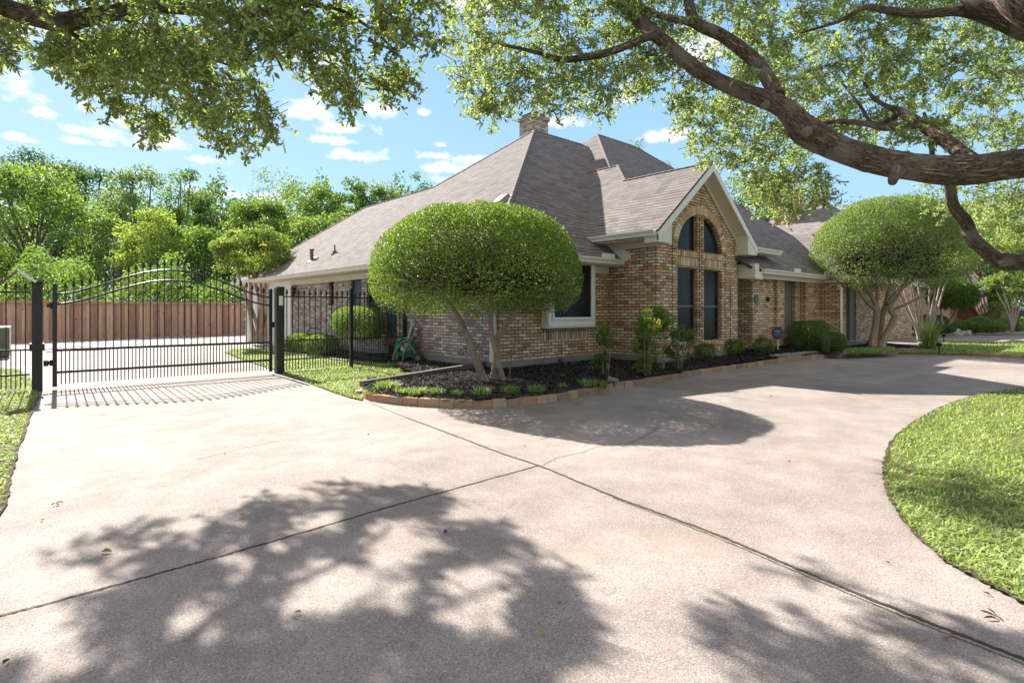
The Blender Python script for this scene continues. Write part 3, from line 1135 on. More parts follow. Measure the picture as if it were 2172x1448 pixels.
xl, xr = 12.375, 12.665
aL = math.degrees(math.acos(-(GC + 0.02 - xl) / RX))
aR = math.degrees(math.acos((xr - GC - 0.02) / RX))
holeL = arc(180, aL, 12) + [(xl, AZ)]
holeR = arc(aR, 0, 12) + [(xr, AZ)]
h1 = rect(11.49, xl, 0.55, 2.34)
h2 = rect(xr, 13.55, 0.55, 2.34)
gf = MB()
wallpoly(gf, 'Y', GY, [(GX0, FZ), (GX1, FZ), (GX1, gtop(GX1)), (GC, gtop(GC)), (GX0, gtop(GX0))], [h1, h2, holeL, holeR], 0.12)
# right return
wallpoly(gf, 'X', GX1, rect(GY, 8.9, FZ, 3.0), [], 0.1)
gf.build('wall', M_brick, house)
so = MB()
for a0, a1 in ((11.49, xl), (xr, 13.55)):
    wallpoly(so, 'Y', GY - 0.004, rect(a0 + .002, a1 - .002, 2.36, 2.55))
    wallpoly(so, 'Y', GY - 0.004, rect(a0 + .002, a1 - .002, 2.55, 2.73))
    wallpoly(so, 'Y', GY - 0.004, rect(a0 + .002, a1 - .002, 0.31, 0.53))
splitbuild(so, 'soldier_course', M_sold, house)
# sills
sl = MB()
for a0, a1 in ((11.47, xl + .01), (xr - .01, 13.57)):
    n = int((a1 - a0) / 0.072)
    sl = MB()
    for i in range(n):
        x = a0 + (i + .5) * (a1 - a0) / n
        sl.box((x, GY + 0.015, 0.52), (0.062, 0.15, 0.07), 0, tilt=Matrix.Rotation(R(8), 3, 'X'))
    sl.build('sill', M_bpiece, house)
# voussoir ring and pilasters standing proud
vr_ = MB()
nv = 46
for i in range(nv):
    a = R(180 * (i + .5) / nv)
    x, z = GC + 0.02 + (RX + .118) * math.cos(a), AZ + (RZ + .118) * math.sin(a)
    vr_.box((x, GY + 0.01, z), (0.205, 0.05, 0.060), 0, tilt=Matrix.Rotation(-a, 3, 'Y'))
nv = 40
vr_.build('window_arch', M_bpiece, house, bevel=0.003)
pl = MB()
for (x0, x1, z0, z1) in ((12.44, 12.50, 0.3, 3.62), (12.54, 12.60, 0.3, 3.62)):
    pl.bx(x0, x1, GY - 0.03, GY, z0, z1)
splitbuild(pl, 'pilaster', M_brick, house)
gr_ = MB()
for x, z0, z1 in ((11.27, 0.32, 3.1), (13.72, 0.32, 3.1), (14.0, 0.5, 2.0), (12.52, 3.85, 4.55)):
    gr_.bx(x - 0.008, x + 0.008, GY - 0.006, GY - 0.003, z0, z1)
gr_.bx(9.0, 9.012, HYF - 0.006, HYF - 0.003, 0.3, 0.66)
splitbuild(gr_, 'control_joint', M_dark, house)
for hh in (h1, h2):
    window('Y', GY, hh[0][0], hh[1][0], hh[0][1], hh[2][1], 0.11, house, 0.03, rail=1.42)
window('Y', GY, 0, 0, 0, 0, 0.11, house, pane_poly=holeL)
window('Y', GY, 0, 0, 0, 0, 0.11, house, pane_poly=holeR)

# --- right wing walls
WY = 7.1
WX, WF = 19.55, 6.3
rw = MB()
wallpoly(rw, 'Y', WY, rect(15.15, WX, FZ, 2.33), [rect(17.0, 18.02, 0.6, 2.25)], 0.12)
wallpoly(rw, 'X', 15.15, rect(WY, 9.0, FZ, 2.9), [], 0.1)
rw.bx(16.49, 16.94, WY - 0.12, WY + 0.02, FZ, 2.32)
rw.bx(18.38, WX, WY - 0.18, WY + 0.02, FZ, 2.32)
wallpoly(rw, 'X', WX - .003, rect(WF, WY, FZ, 2.33), [], 0.1)
wallpoly(rw, 'Y', WF, rect(WX - .003, 22.9, FZ, 2.33), [rect(19.95, 20.9, 0.32, 2.2)], 0.12)
wallpoly(rw, 'X', 22.9, rect(WF, 14, FZ, 2.33), [], 0.1)
wallpoly(rw, 'Y', WY + 1.9, rect(14.0, 15.15, FZ, 2.9))
rw.build('wall', M_brick, house)
rs = MB()
wallpoly(rs, 'Y', WY - 0.004, rect(15.2, 16.47, 2.10, 2.325))
wallpoly(rs, 'Y', WY - 0.184, rect(18.42, WX - .02, 2.10, 2.325))
wallpoly(rs, 'Y', WF - .004, rect(WX, 22.8, 2.215, 2.325))
splitbuild(rs, 'soldier_course', M_sold, house)
window('Y', WY, 17.0, 18.02, 0.6, 2.25, 0.11, house, 0.03, mat=M_taupe)
tp = MB()
tp.bx(19.95, 20.4, WF + .1, WF + .13, 0.32, 2.2)
tp.bx(20.42, 20.9, WF + .04, WF + .13, 0.32, 2.2)
splitbuild(tp, 'window_panel', M_taupe, house, bevel=0.004)
pr_ = MB()
pr_.bx(16.95, 18.1, WY - 0.13, WY, 0.5, 0.59)
pr_.build('sill', M_bpiece, house)

# --- foundation
fd = MB()
fd.bx(HX - 0.03, HX + .2, HYF - 0.03, 19.76, 0.0, FZ)
fd.bx(HX + .2, GX0 + .02, HYF - 0.03, HYF + .2, 0.0, FZ)
fd.bx(GX0 - 0.03, GX1 + .03, GY - 0.03, HYF - .03, 0.0, FZ)
fd.bx(15.12, 19.5, WY - 0.03, WY + .2, 0.0, FZ - .002)
fd.bx(WX - .03, 22.93, WF - .03, WY - .031, 0.0, FZ)
splitbuild(fd, 'foundation', M_found, house)

# --- roofs
def roofpoly(mb, pts, th=0.07):
    P = [Vector(p) for p in pts]
    n = (P[1] - P[0]).cross(P[2] - P[0]).normalized()
    if n.z < 0:
        n = -n
    h = Vector((0, 0, 1)).cross(n).normalized()
    s = n.cross(h)
    if s.z < 0:
        s = -s
    uv = [(p.dot(h), p.dot(s)) for p in P]
    mb.face(P, None, uv)
    Q = [p - n * th for p in P]
    mb.face(list(reversed(Q)), None, list(reversed(uv)))
    for i in range(len(P)):
        j = (i + 1) % len(P)
        mb.face([P[i], Q[i], Q[j], P[j]], None, [(0, 0.01)] * 4)


EX, EY, EZ = 6.75, 8.1, 2.5
A = (12.9, 13.4, 7.30)
rf = MB()
mA = (A[2] - EZ) / (A[1] - EY)
roofpoly(rf, [(EX, EY, EZ), A, (19.0, 13.4, 7.30), (19.0, EY, EZ)])
g1, g2 = (10.52, 15.8, 5.46), (10.52, 20.65, 5.46)
roofpoly(rf, [(EX, 25.0, EZ), g2, g1, A, (EX, EY, EZ)])
roofpoly(rf, [(EX, 25.0, EZ), (14.3, 25.0, EZ), g2])
roofpoly(rf, [(14.3, 25.0, EZ), (14.3, 19.6, EZ), g1, g2])
roofpoly(rf, [A, g1, (14.3, 19.6, EZ), (24, 19.6, EZ), (19, 13.4, 7.30)])
# second, higher hip
B, B2 = (16.58, 13.77, 8.03), (18.87, 13.77, 8.03)
WEY, WEZ = 6.75, 2.43
bs = (B[2] - WEZ) / (B[1] - WEY)
hipL = (12.4, WEY + (4.686 - WEZ) / bs, 4.686)
roofpoly(rf, [(14.55, WEY, WEZ), (23.9, WEY, WEZ), B2, B, hipL])
roofpoly(rf, [B, hipL, (12.4, 17.6, hipL[2])])
roofpoly(rf, [(23.9, WEY, WEZ), (23.9, 19, WEZ), B2])
roofpoly(rf, [B, B2, (23.9, 19, WEZ), (12.4, 17.6, hipL[2])])
# gable
gz = GEZ + GP_ * (GC - GE)
GR = 2 * GC - GE
GF = 6.82
rz2 = GEZ + GP_ * (13.47 - GE)
roofpoly(rf, [(GE, GF, GEZ), (GC, GF, gz), (GC, 9.4, gz), (13.47, 10.4, rz2), (13.47, 13.0, rz2), (GE, 9.0, GEZ)])
roofpoly(rf, [(GC, GF, gz), (GR, GF, GEZ), (GR, 10.5, GEZ), (GC, 13.0, gz)])
roofpoly(rf, [(GC, 9.4, gz), (13.47, 10.4, rz2), (14.4, 9.4, gz - .02)])
roofpoly(rf, [(13.47, 10.4, rz2), (13.47, 13.0, rz2), (15.5, 13.0, rz2 - 1.62), (14.4, 9.4, gz - .02)])
# right wing hip
q1 = (22.5, 8.35, 4.24)
roofpoly(rf, [(19.7, 6.05, WEZ), (19.7, 10.5, WEZ), (22.5, 10.5, 4.24), q1])
roofpoly(rf, [(19.7, 6.05, WEZ), (26.2, 6.05, WEZ), (24.3, 8.35, 4.24), q1])
roofpoly(rf, [(26.2, 6.05, WEZ), (26.2, 14, WEZ), (24.3, 12, 4.24), (24.3, 8.35, 4.24)])
roofpoly(rf, [q1, (24.3, 8.35, 4.24), (24.3, 12, 4.24), (22.5, 10.5, 4.24)])
roof_o = rf.build('roof', M_shing, house)
# ridge caps
M_capm = plain('ridge_cap_shingle', (0.175, 0.145, 0.14), 0.9, var=0.35, scale=9)
for a, b in (((EX, EY, EZ), A), (A, (15.3, 13.4, 7.3)), (B, B2), (A, g1), (g1, g2), (g2, (EX, 25.0, EZ)), (B, hipL), (B2, (23.9, WEY, WEZ)), ((GC, GF, gz), (GC, 9.4, gz)), ((GC, 9.4, gz), (13.47, 10.4, rz2)), ((13.47, 10.4, rz2), (13.47, 11.6, rz2)), ((19.7, 6.05, WEZ), q1)):
    rc = MB()
    a, b = Vector(a), Vector(b)
    L_ = (b - a).length
    n = max(2, int(L_ / 0.2))
    d = (b - a) / n
    for i in range(n):
        p = a + d * i
        rc.tube([p + Vector((0, 0, -0.035)), p + d * 1.1 + Vector((0, 0, -0.045))], 0.065, 6)
    rc.build('ridge_cap', M_capm, roof_o)


# --- gutters, fascia, soffits
def extr(mb, prof, p0, p1, out):
    p0, p1, out = Vector(p0), Vector(p1), Vector(out).normalized()
    n = len(prof)
    vs = [p0 + out * a + Vector((0, 0, b)) for a, b in prof] + [p1 + out * a + Vector((0, 0, b)) for a, b in prof]
    fs = [(i, (i + 1) % n, n + (i + 1) % n, n + i) for i in range(n)]
    fs += [tuple(range(n - 1, -1, -1)), tuple(range(n, 2 * n))]
    mb.mesh(vs, fs)


KP = [(-0.01, 0.0), (-0.01, -0.125), (0.075, -0.125), (0.085, -0.075), (0.12, -0.03), (0.12, 0.0), (0.105, 0.0), (0.105, -0.02), (0.01, -0.02), (0.01, 0.0)]


def gutter(p0, p1, out, mat=M_trim):
    m = MB()
    extr(m, KP, p0, p1, out)
    return m.build('gutter', mat, house)


gutter((EX, EY - 0.1, EZ), (EX, 25.0, EZ), (-1, 0, 0))
gutter((EX - .1, EY, EZ), (10.64, EY, EZ), (0, -1, 0))
gutter((GE, GF + 0.04, GEZ), (GE, 8.75, GEZ), (-1, 0, 0), M_trimw)
gutter((GR, GF + 0.1, GEZ), (GR, 7.9, GEZ), (1, 0, 0))
gutter((14.95, WEY, WEZ), (19.58, WEY, WEZ), (0, -1, 0))
gutter((19.7, 5.93, WEZ), (19.7, WEY, WEZ), (-1, 0, 0))
gutter((14.8, 6.95, 3.02), (16.5, 6.95, 3.02), (0, -1, 0))
gutter((19.7, 6.05, WEZ), (26.2, 6.05, WEZ), (0, -1, 0))
sf = MB()
sf.bx(EX, HX + .02, EY, 25.0, EZ - .15, EZ - .13)
sf.bx(HX + .02, 10.64, EY, HYF + .02, EZ - .15, EZ - .131)
sf.bx(HX - .035, HX - .003, HYF - .03, 19.74, EZ - .31, EZ - .151)
sf.bx(HX, 10.62, HYF - .035, HYF - .008, EZ - .30, EZ - .151)
sf.bx(GE, GX0, GF + .1, 8.7, GEZ - .16, GEZ - .14)
sf.bx(GX0 - .03, GX0 - .003, GY, HYF, GEZ - .30, GEZ - .161)
sf.bx(14.6, WX, WEY, WY + .02, WEZ - .14, WEZ - .125)
sf.bx(15.16, WX - .01, WY - .23, WY - .19, WEZ - .24, WEZ - .141)
sf.bx(WX - .1, 24.5, 6.06, WF + .1, WEZ - .139, WEZ - .124)
sf.bx(WX - .045, 23.0, WF - .04, WF - .008, WEZ - .23, WEZ - .141)
sf.bx(WX - .045, WX - .01, WF, WY, WEZ - .23, WEZ - .141)
sf.bx(14.78, 16.5, 6.951, 7.55, 2.88, 2.91)
splitbuild(sf, 'soffit', M_soffit, house)
# rakes of the gable
rk = MB()
dn = Vector((0, 0, -1))
for s_ in (-1, 1):
    e = Vector((GC + s_ * (GC - GE), GF, GEZ - 0.075))
    p = Vector((GC, GF, gz - 0.075))
    for y0, y1, dz, h in ((GF - .025, GF + .02, 0.02, 0.17),):
        rk.mesh([(e.x, y0, e.z + dz), (p.x, y0, p.z + dz), (p.x, y0, p.z + dz - h), (e.x, y0, e.z + dz - h), (e.x, y1, e.z + dz), (p.x, y1, p.z + dz), (p.x, y1, p.z + dz - h), (e.x, y1, e.z + dz - h)],
                [(0, 1, 2, 3), (7, 6, 5, 4), (0, 4, 5, 1), (3, 2, 6, 7), (0, 3, 7, 4), (1, 5, 6, 2)])
splitbuild(rk, 'rake_board', M_trimw, house)
sk = MB()
for s_ in (-1, 1):
    e = Vector((GC + s_ * (GC - GE), 0, GEZ - 0.19))
    p = Vector((GC, 0, gz - 0.19))
    sk.mesh([(e.x, GF + .02, e.z), (p.x, GF + .02, p.z), (p.x, GY + .01, p.z), (e.x, GY + .01, e.z), (e.x, GF + .02, e.z + .02), (p.x, GF + .02, p.z + .02), (p.x, GY + .01, p.z + .02), (e.x, GY + .01, e.z + .02)],
            [(0, 1, 2, 3), (7, 6, 5, 4), (0, 4, 5, 1), (2, 6, 7, 3)])
    # frieze board on the brick, following the rake
    sk.mesh([(e.x - s_ * .2, GY - .025, e.z + .16), (p.x, GY - .025, p.z - .001), (p.x, GY - .025, p.z - .16), (e.x - s_ * .2, GY - .025, e.z)], [(0, 1, 2, 3)])
splitbuild(sk, 'rake_soffit', M_soffit, house)
# boxed returns
br = MB()
for s_ in (-1, 1):
    xo = GC + s_ * (GC - GE)
    xi = GC + s_ * (GC - GE - 0.52)
    x0, x1 = min(xo, xi), max(xo, xi)
    zt = GEZ - 0.09
    ztop = zt + GP_ * 0.52
    pts_ = [(xo, zt - .17), (xo, zt), (xi, ztop), (xi, zt - .17)]
    vs = [(a, GF - .012, b) for a, b in pts_] + [(a, GY + .01, b) for a, b in pts_]
    br.mesh(vs, [(0, 1, 2, 3), (7, 6, 5, 4), (0, 4, 5, 1), (1, 5, 6, 2), (2, 6, 7, 3), (3, 7, 4, 0)])
br.bx(14.56, 15.0, WEY - .005, WEY + .3, WEZ - .28, WEZ - .08)
br.bx(14.52, 14.75, WEY - .02, WY + .1, WEZ - .26, WEZ + .12)
splitbuild(br, 'eave_return', M_trim, house)
# white flashing where the gable eave meets the main slope
fl = MB()
X = GX0 - .012
fl.mesh([(X, 8.02, 2.46), (X, 8.2, 2.50), (X, 8.62, 2.96), (X, 8.5, 2.96), (X, 8.2, 2.9), (X, 8.14, 2.82), (X, 8.02, 2.8), (X, 7.98, 2.70), (X, 7.88, 2.66), (X, 7.84, 2.52)], [tuple(range(10))])
fl.build('flashing', M_trimw, house)
# splash guards on the gutters
for x, y, z in ((10.0, EY - .125, EZ), (GR + .12, GF + .3, GEZ), (17.0, WEY - .125, WEZ), (19.3, WEY - .125, WEZ)):
    m = MB()
    if x == GR + .12:
        m.bx(x, x + .012, y, y + .3, z - .01, z + .09)
    else:
        m.bx(x - .22, x + .22, y, y + .012, z - .01, z + .10)
        m.bx(x + .208, x + .22, y + .012, y + .15, z - .01, z + .10)
    m.build('splash_guard', M_trimw, house)
# downspouts
ds = MB()
ds.bx(7.06, 7.165, 8.53, 8.64, 0.28, 2.36)
ds.build('downspout', M_trim, house, bevel=0.01)
ds = MB()
pth = [at_Y(1773, 590, 6.55), at_Y(1772, 599, 6.55), at_Y(1784, 612, 6.24), at_Y(1785, 620, 6.22), at_Y(1785, 660, 6.22), at_Y(1786, 716, 6.22), at_Y(1793, 727, 6.1)]
ds.tube(spline(pth, 4), 0.052, 4)
ds.build('downspout', M_trim, house)

# chimney
ch = MB()
ch.bx(13.77, 14.5, 14.35, 15.1, 5.0, 8.18)
ch.bx(13.72, 14.55, 14.30, 15.15, 8.18, 8.32)
cho = ch.build('chimney', M_brick_skylit, house)
cp = MB()
cp.bx(13.82, 14.45, 14.4, 15.05, 8.40, 8.43)
for x in (13.86, 14.38):
    for y in (14.44, 14.98):
        cp.bx(x, x + .03, y, y + .03, 8.32, 8.40)
cp.build('chimney_cap', M_iron, cho)


def onside(px, py):          # point on the lit side slope
    r = ray(px, py)
    k = (A[2] - EZ) / (A[0] - EX)
    d = (EZ - EYE - k * EX) / (r[2] - k * r[0])
    return at_d(px, py, d)


p = onside(662, 551)
m = MB()
m.tube([p - Vector((0, 0, .1)), p + Vector((-.02, 0, .30))], 0.06, 10)
m.lathe((p.x, p.y, p.z), [(0.06, .30), (0.08, .31), (0.08, .36), (0.0, .38)], 10)
m.box((p.x, p.y, p.z), (0.3, 0.3, 0.03), 0, tilt=Matrix.Rotation(-math.atan(.78), 3, 'Y'))
m.build('vent_pipe', plain('vent_paint', (0.16, 0.09, 0.085), 0.6), roof_o)
p = onside(710, 537)
m = MB()
m.tube([p - Vector((0, 0, .1)), p + Vector((0, 0, .26))], 0.025, 8)
m.lathe((p.x, p.y, p.z), [(0.12, -.05), (0.05, .08), (0.03, .10)], 10)
m.build('vent_pipe', plain('lead_grey', (0.12, 0.11, 0.12), 0.6), roof_o)
p = onside(1062, 429)
m = MB()
tl = Matrix.Rotation(-math.atan(.78), 3, 'Y')
m.box((p.x, p.y, p.z + .07), (0.40, 0.30, 0.07), 0, tilt=tl, taper=.85)
m.box((p.x, p.y, p.z + .02), (0.5, 0.46, 0.03), 0, tilt=tl)
m.build('roof_vent', plain('vent_cream', (0.30, 0.25, 0.20), 0.6), roof_o, bevel=0.01)

# number plaque and knocker
p = at_Y(1604, 635, WY - .01)
m = MB()
m.tube([(p.x, WY + .005, p.z), (p.x, WY - .02, p.z)], 0.125, 24)
pq = m.build('wall_plaque', plain('green_bronze', (0.055, 0.085, 0.05), 0.5), house)
m = MB()
m.tube([(p.x, WY - .0205, p.z), (p.x, WY - .024, p.z)], 0.11, 24)
m.build('plaque_face', plain('pale_bronze', (0.12, 0.15, 0.09), 0.5), pq)
p = at_Y(1628, 634, WY - .01)
m = MB()
for i in range(26):
    m.box((p.x + random.uniform(-.1, .1), WY - .02, p.z + random.uniform(-.05, .05)), (.07, .02, .02), 0, tilt=Matrix.Rotation(random.uniform(-1, 1), 3, 'Y'))
m.build('wall_ornament', M_twig, house)
# lantern on the side wall
p = Vector((HX - .1, 19.3, 1.95))
m = MB()
m.lathe((p.x, p.y, p.z), [(0.0, .2), (0.09, .12), (0.08, .1), (0.07, -.1), (0.03, -.16), (0, -.17)], 6)
m.tube([p + Vector((0, 0, .2)), p + Vector((.05, 0, .26)), p + Vector((.1, 0, .1))], .012, 6)
m.build('wall_lantern', M_iron, house)
# ================================================================== GATE AND FENCES (line Y = 12)
FY = 12.0


def finial(mb, x, y, z):
    mb.mesh([(x - .011, y - .011, z), (x + .011, y - .011, z), (x + .011, y + .011, z), (x - .011, y + .011, z),
             (x - .022, y - .018, z + .045), (x + .022, y - .018, z + .045), (x + .022, y + .018, z + .045), (x - .022, y + .018, z + .045), (x, y, z + .115)],
            [(0, 1, 5, 4), (1, 2, 6, 5), (2, 3, 7, 6), (3, 0, 4, 7), (4, 5, 8), (5, 6, 8), (6, 7, 8), (7, 4, 8)])
    mb.box((x, y, z + .012), (.062, .016, .016))
    mb.box((x, y, z - .01), (.03, .03, .014))


GX0_, GX1_ = 0.45, 3.98
gate = thing('iron_gate', 'wide black iron driveway gate with arched top rails and spear finials', 'gate', (GX0_, FY, 0))
m = MB()
for x in (GX0_ + .03, GX1_ - .03):
    m.bx(x - .03, x + .03, FY - .03, FY + .03, 0.05, 1.75)
    m.box((x, FY, 1.76), (.07, .07, .02), taper=.5)
for z in (0.66, 0.29):
    m.bx(GX0_ + .06, GX1_ - .06, FY - .022, FY + .022, z - .022, z + .022)
m.build('gate_frame', M_iron, gate, bevel=0.003)


def gate_arch(x, base, top):
    t = (x - GX0_) / (GX1_ - GX0_)
    return base + (top - base) * (0.5 - 0.5 * math.cos(2 * math.pi * t)) ** 0.85


for base, top, nm in ((1.585, 2.07, 'arched_rail'), (1.42, 1.88, 'arched_rail')):
    m = MB()
    m.tube([(x, FY, gate_arch(x, base, top)) for x in np.linspace(GX0_ + .05, GX1_ - .05, 48)], 0.017, 8)
    m.build(nm, M_iron, gate, smooth=True)
m, f_ = MB(), MB()
n = 30
for i in range(n):
    x = GX0_ + .06 + (i + 1) * (GX1_ - GX0_ - .12) / (n + 1)
    zt = gate_arch(x, 1.585, 2.07) + .09
    m.bx(x - .008, x + .008, FY - .008, FY + .008, 0.67, zt)
    f_ = MB()
    finial(f_, x, FY, zt)
    f_.build('finial', M_iron, gate)
m.build('pickets', M_iron, gate)
m = MB()
n = 61
for i in range(n):
    x = GX0_ + .06 + (i + 1) * (GX1_ - GX0_ - .12) / (n + 1)
    m.bx(x - .0075, x + .0075, FY - .0075, FY + .0075, 0.085, 0.655)
m.build('lower_pickets', M_iron, gate)
m = MB()
m.box((GX1_ + .015, FY - .02, 1.02), (.03, .05, .12))
m.build('latch', M_iron, gate)
for z in (.45, 1.4):
    m = MB()
    m.tube([(GX0_ - .015, FY, z - .05), (GX0_ - .015, FY, z + .05)], .02, 10)
    m.box((GX0_ - .04, FY, z), (.07, .03, .06))
    m.build('hinge', M_iron, gate)

lp = thing('gate_post', 'thick dark bronze gate post at the left end of the arched gate', 'post', (.25, FY, 0), 'thick square gate posts')
m = MB()
m.bx(.19, .325, FY - .065, FY + .065, 0, 1.77)
m.build('post', M_ironb, lp, bevel=.006)
m = MB()
m.box((.255, FY, 1.785), (.18, .18, .03), taper=.8)
m.build('post_cap', M_ironb, lp)
m = MB()
m.bx(.16, .35, FY - .095, FY + .095, .66, .78)
m.bx(.335, .40, FY - .05, FY + .01, .40, .50)
splitbuild(m, 'actuator_bracket', M_ironb, lp, bevel=.005)
rp = thing('gate_post', 'thick dark bronze gate post carrying a small cream keypad', 'post', (4.13, FY, 0), 'thick square gate posts')
m = MB()
m.bx(4.05, 4.21, FY - .08, FY + .08, 0, 1.79)
m.build('post', M_ironb, rp, bevel=.006)
m = MB()
m.box((4.13, FY, 1.80), (.175, .175, .03), taper=.8)
m.build('post_cap', M_ironb, rp)
m = MB()
m.bx(4.09, 4.17, FY - .10, FY - .081, 1.42, 1.62)
m.build('keypad', M_trim, rp, bevel=.004)

# solar panel on the left post
sp = thing('solar_panel', 'small tilted pale panel on a bracket above the left gate post', 'panel', (.12, FY, 1.8))
p0, p1 = at_Y(38, 573, FY), at_Y(76, 599, FY)
m = MB()
d = (p1 - p0)
m.box((p0 + p1) / 2, (d.length, .42, .035), 0, tilt=Matrix.Rotation(-math.atan2(d.z, d.x), 3, 'Y'))
m.build('panel_frame', M_trimw, sp, bevel=.004)
m = MB()
m.box((p0 + p1) / 2 + Vector((.008, 0, .02)), (d.length * .92, .38, .01), 0, tilt=Matrix.Rotation(-math.atan2(d.z, d.x), 3, 'Y'))
m.build('solar_cells', M_slate, sp)
m = MB()
q = at_Y(0, 603, FY)
m.tube([p0, q, q + Vector((-.25, 0, -.1))], .018, 6)
m.tube([p1, Vector((.25, FY, 1.79))], .02, 6)
m.build('bracket', M_timber, sp)


def iron_fence(label, x0, x1, posts, z0=0.06, y=FY, z1=1.61, axis='x', ends=None):
    t = thing('iron_fence', label, 'fence', (x0, y, 0), 'black iron fence panels')
    for z, r in ((z1, .014), (.68, .014), (.28, .014)):
        m = MB()
        m.bx(x0, x1, y - r, y + r, z - r, z + r)
        m.build('rail', M_iron, t)
    a, b, c = MB(), MB(), MB()
    n = int((x1 - x0) / .116)
    for i in range(n):
        x = x0 + (i + .5) * (x1 - x0) / n
        a.bx(x - .008, x + .008, y - .008, y + .008, z0, z1 + .06)
        b = MB()
        finial(b, x, y, z1 + .06)
        b.build('finial', M_iron, t)
        if i:
            xx = x0 + i * (x1 - x0) / n
            c.bx(xx - .0075, xx + .0075, y - .0075, y + .0075, z0, .68)
    a.build('pickets', M_iron, t)
    c.build('lower_pickets', M_iron, t)
    for x in posts:
        m = MB()
        m.bx(x - .035, x + .035, y - .035, y + .035, 0, 1.80)
        m.lathe((x, y, 1.80), [(.035, 0), (.04, .01), (.03, .035), (0, .045)], 12)
        m.build('fence_post', M_iron, t)
    return t


iron_fence('black iron fence panel between the keypad post and the round topped post', 4.22, 5.70, [5.735])
iron_fence('black iron fence panel running from the round topped post to the house wall', 5.77, 7.17, [7.13])
iron_fence('black iron fence panel left of the gate over the lawn', -3.2, 0.17, [-1.7])

# ---- cedar fence at the back
ca, cb_ = Vector((-14.0, 28.6, -.05)), Vector((9.45, 33.0, -.05))
cf = thing('board_fence', 'reddish cedar board fence closing off the drive behind the iron gate', 'fence', tuple(ca))
dv = (cb_ - ca)
L_ = dv.length
dv.normalize()
ang = math.atan2(dv.y, dv.x)
m = MB()
n = int(L_ / .15)
for i in range(n):
    s = (i + .5) * L_ / n
    p = ca + dv * s
    off = .018 if i % 2 else 0
    m.box((p.x - dv.y * -off, p.y - dv.x * off, .83 + random.uniform(-.008, .008)), (.158 if i % 2 else .12, .018, 1.72), ang)
m.build('boards', M_cedar, cf)
m = MB()
p = (ca + cb_) / 2
m.box((p.x + .02, p.y - .05, 1.655), (L_, .05, .09), ang, r=.4)
m.build('top_rail', M_cedar, cf)
m = MB()
m.box((p.x, p.y, 1.725), (L_, .14, .03), ang, r=.6)
m.build('cap_board', M_cedar, cf)

# ---- utility cabinet at the far left
p = at_z(8, 757, 0)
uc = thing('utility_cabinet', 'olive green utility cabinet with pale rim standing left of the gate', 'cabinet', (p.x - .35, p.y, 0))
M_olive = plain('olive_metal', (0.12, 0.14, 0.09), 0.5)
m = MB()
m.bx(p.x - .8, p.x + .12, p.y - .3, p.y + .4, .03, .82)
m.build('cabinet_body', M_olive, uc, bevel=.02)
m = MB()
m.bx(p.x - .82, p.x + .15, p.y - .33, p.y + .43, .82, .87)
m.bx(p.x + .121, p.x + .15, p.y - .33, p.y - .25, .05, .82)
m.build('cabinet_lid', M_trimw, uc, bevel=.012)
m = MB()
for k in range(7):
    m.bx(p.x - .75, p.x + .05, p.y - .312, p.y - .301, .15 + k * .09, .19 + k * .09)
m.build('louvres', M_olive, uc)
# gate opener arm lying by the post
p = at_z(215, 744, .1)
oa = thing('garden_hose', 'pale hose lying in a loose loop on the drive behind the gate', 'hose', (p.x, p.y, 0))
m = MB()
hp = [(95, 741), (130, 737), (180, 735), (225, 738), (205, 742), (140, 743), (100, 746)]
m.tube([at_z(a, b, .02) for a, b in [tuple(q) for q in spline(hp, 5)]], .018, 8)
m.build('hose_loop', plain('pale_hose', (0.5, 0.5, 0.46), .5), oa, smooth=True)

# ---- landscape timber lying across the bed
p0, p1 = at_z(766, 818, .10), at_z(1046, 772, .20)
ti = thing('landscape_timber', 'long weathered grey timber lying across the end of the flower bed', 'timber', tuple(p0))
d = p1 - p0
m = MB()
c = (p0 + p1) / 2
m.box((c.x, c.y, c.z + .03), (d.length, .10, .10), math.atan2(d.y, d.x), tilt=Matrix.Rotation(-math.atan2(d.z, math.hypot(d.x, d.y)), 3, 'Y'))
m.build('timber_beam', M_timber, ti, bevel=.012)

# ---- hose reel cart
hr0 = at_z(858, 768, .10)
hx, hy, hz = hr0.x, hr0.y, .09
hc = thing('hose_reel_cart', 'grey plastic hose reel cart wound with green hose by the iron fence', 'hose cart', (hx, hy, hz))
M_gp = plain('grey_plastic', (0.15, 0.18, 0.16), .45)
M_gpl = plain('light_plastic', (0.42, 0.45, 0.40), .45)
M_green = plain('green_hose', (0.03, 0.30, 0.16), .4)
ex = Vector((VY, -VX, 0))          # across the view
ey = Vector((VX, VY, 0))


def hpnt(a, b, c):
    return Vector((hx, hy, hz)) + ex * a + ey * b + Vector((0, 0, c))


for s_ in (-.2, .2):
    m = MB()
    pts_ = spline([hpnt(-.22, s_, .02), hpnt(-.20, s_, .2), hpnt(-.08, s_, .42), hpnt(.12, s_, .55)], 4)
    m.tube(pts_, .035, 6)
    pts_ = spline([hpnt(.0, s_, .02), hpnt(.02, s_, .2), hpnt(.12, s_, .42), hpnt(.24, s_, .62)], 4)
    m.tube(pts_, .03, 6)
    m.tube([hpnt(.12, s_, .5), hpnt(.34, s_, .16), hpnt(.42, s_, .10)], .035, 6)
    m.build('side_frame', M_gp, hc)
m = MB()
for s_ in (-.17, .17):
    m.tube([hpnt(.1, s_, .5), hpnt(.20, s_, .86), hpnt(.22, s_, .98)], .028, 6)
m.tube([hpnt(.22, -.17, .98), hpnt(.22, .17, .98)], .03, 8)
m.mesh([hpnt(.12, -.15, .6), hpnt(.12, .15, .6), hpnt(.19, .15, .84), hpnt(.19, -.15, .84)], [(0, 1, 2, 3)])
m.tube([hpnt(.17, -.17, .80), hpnt(.17, .17, .80)], .03, 8)
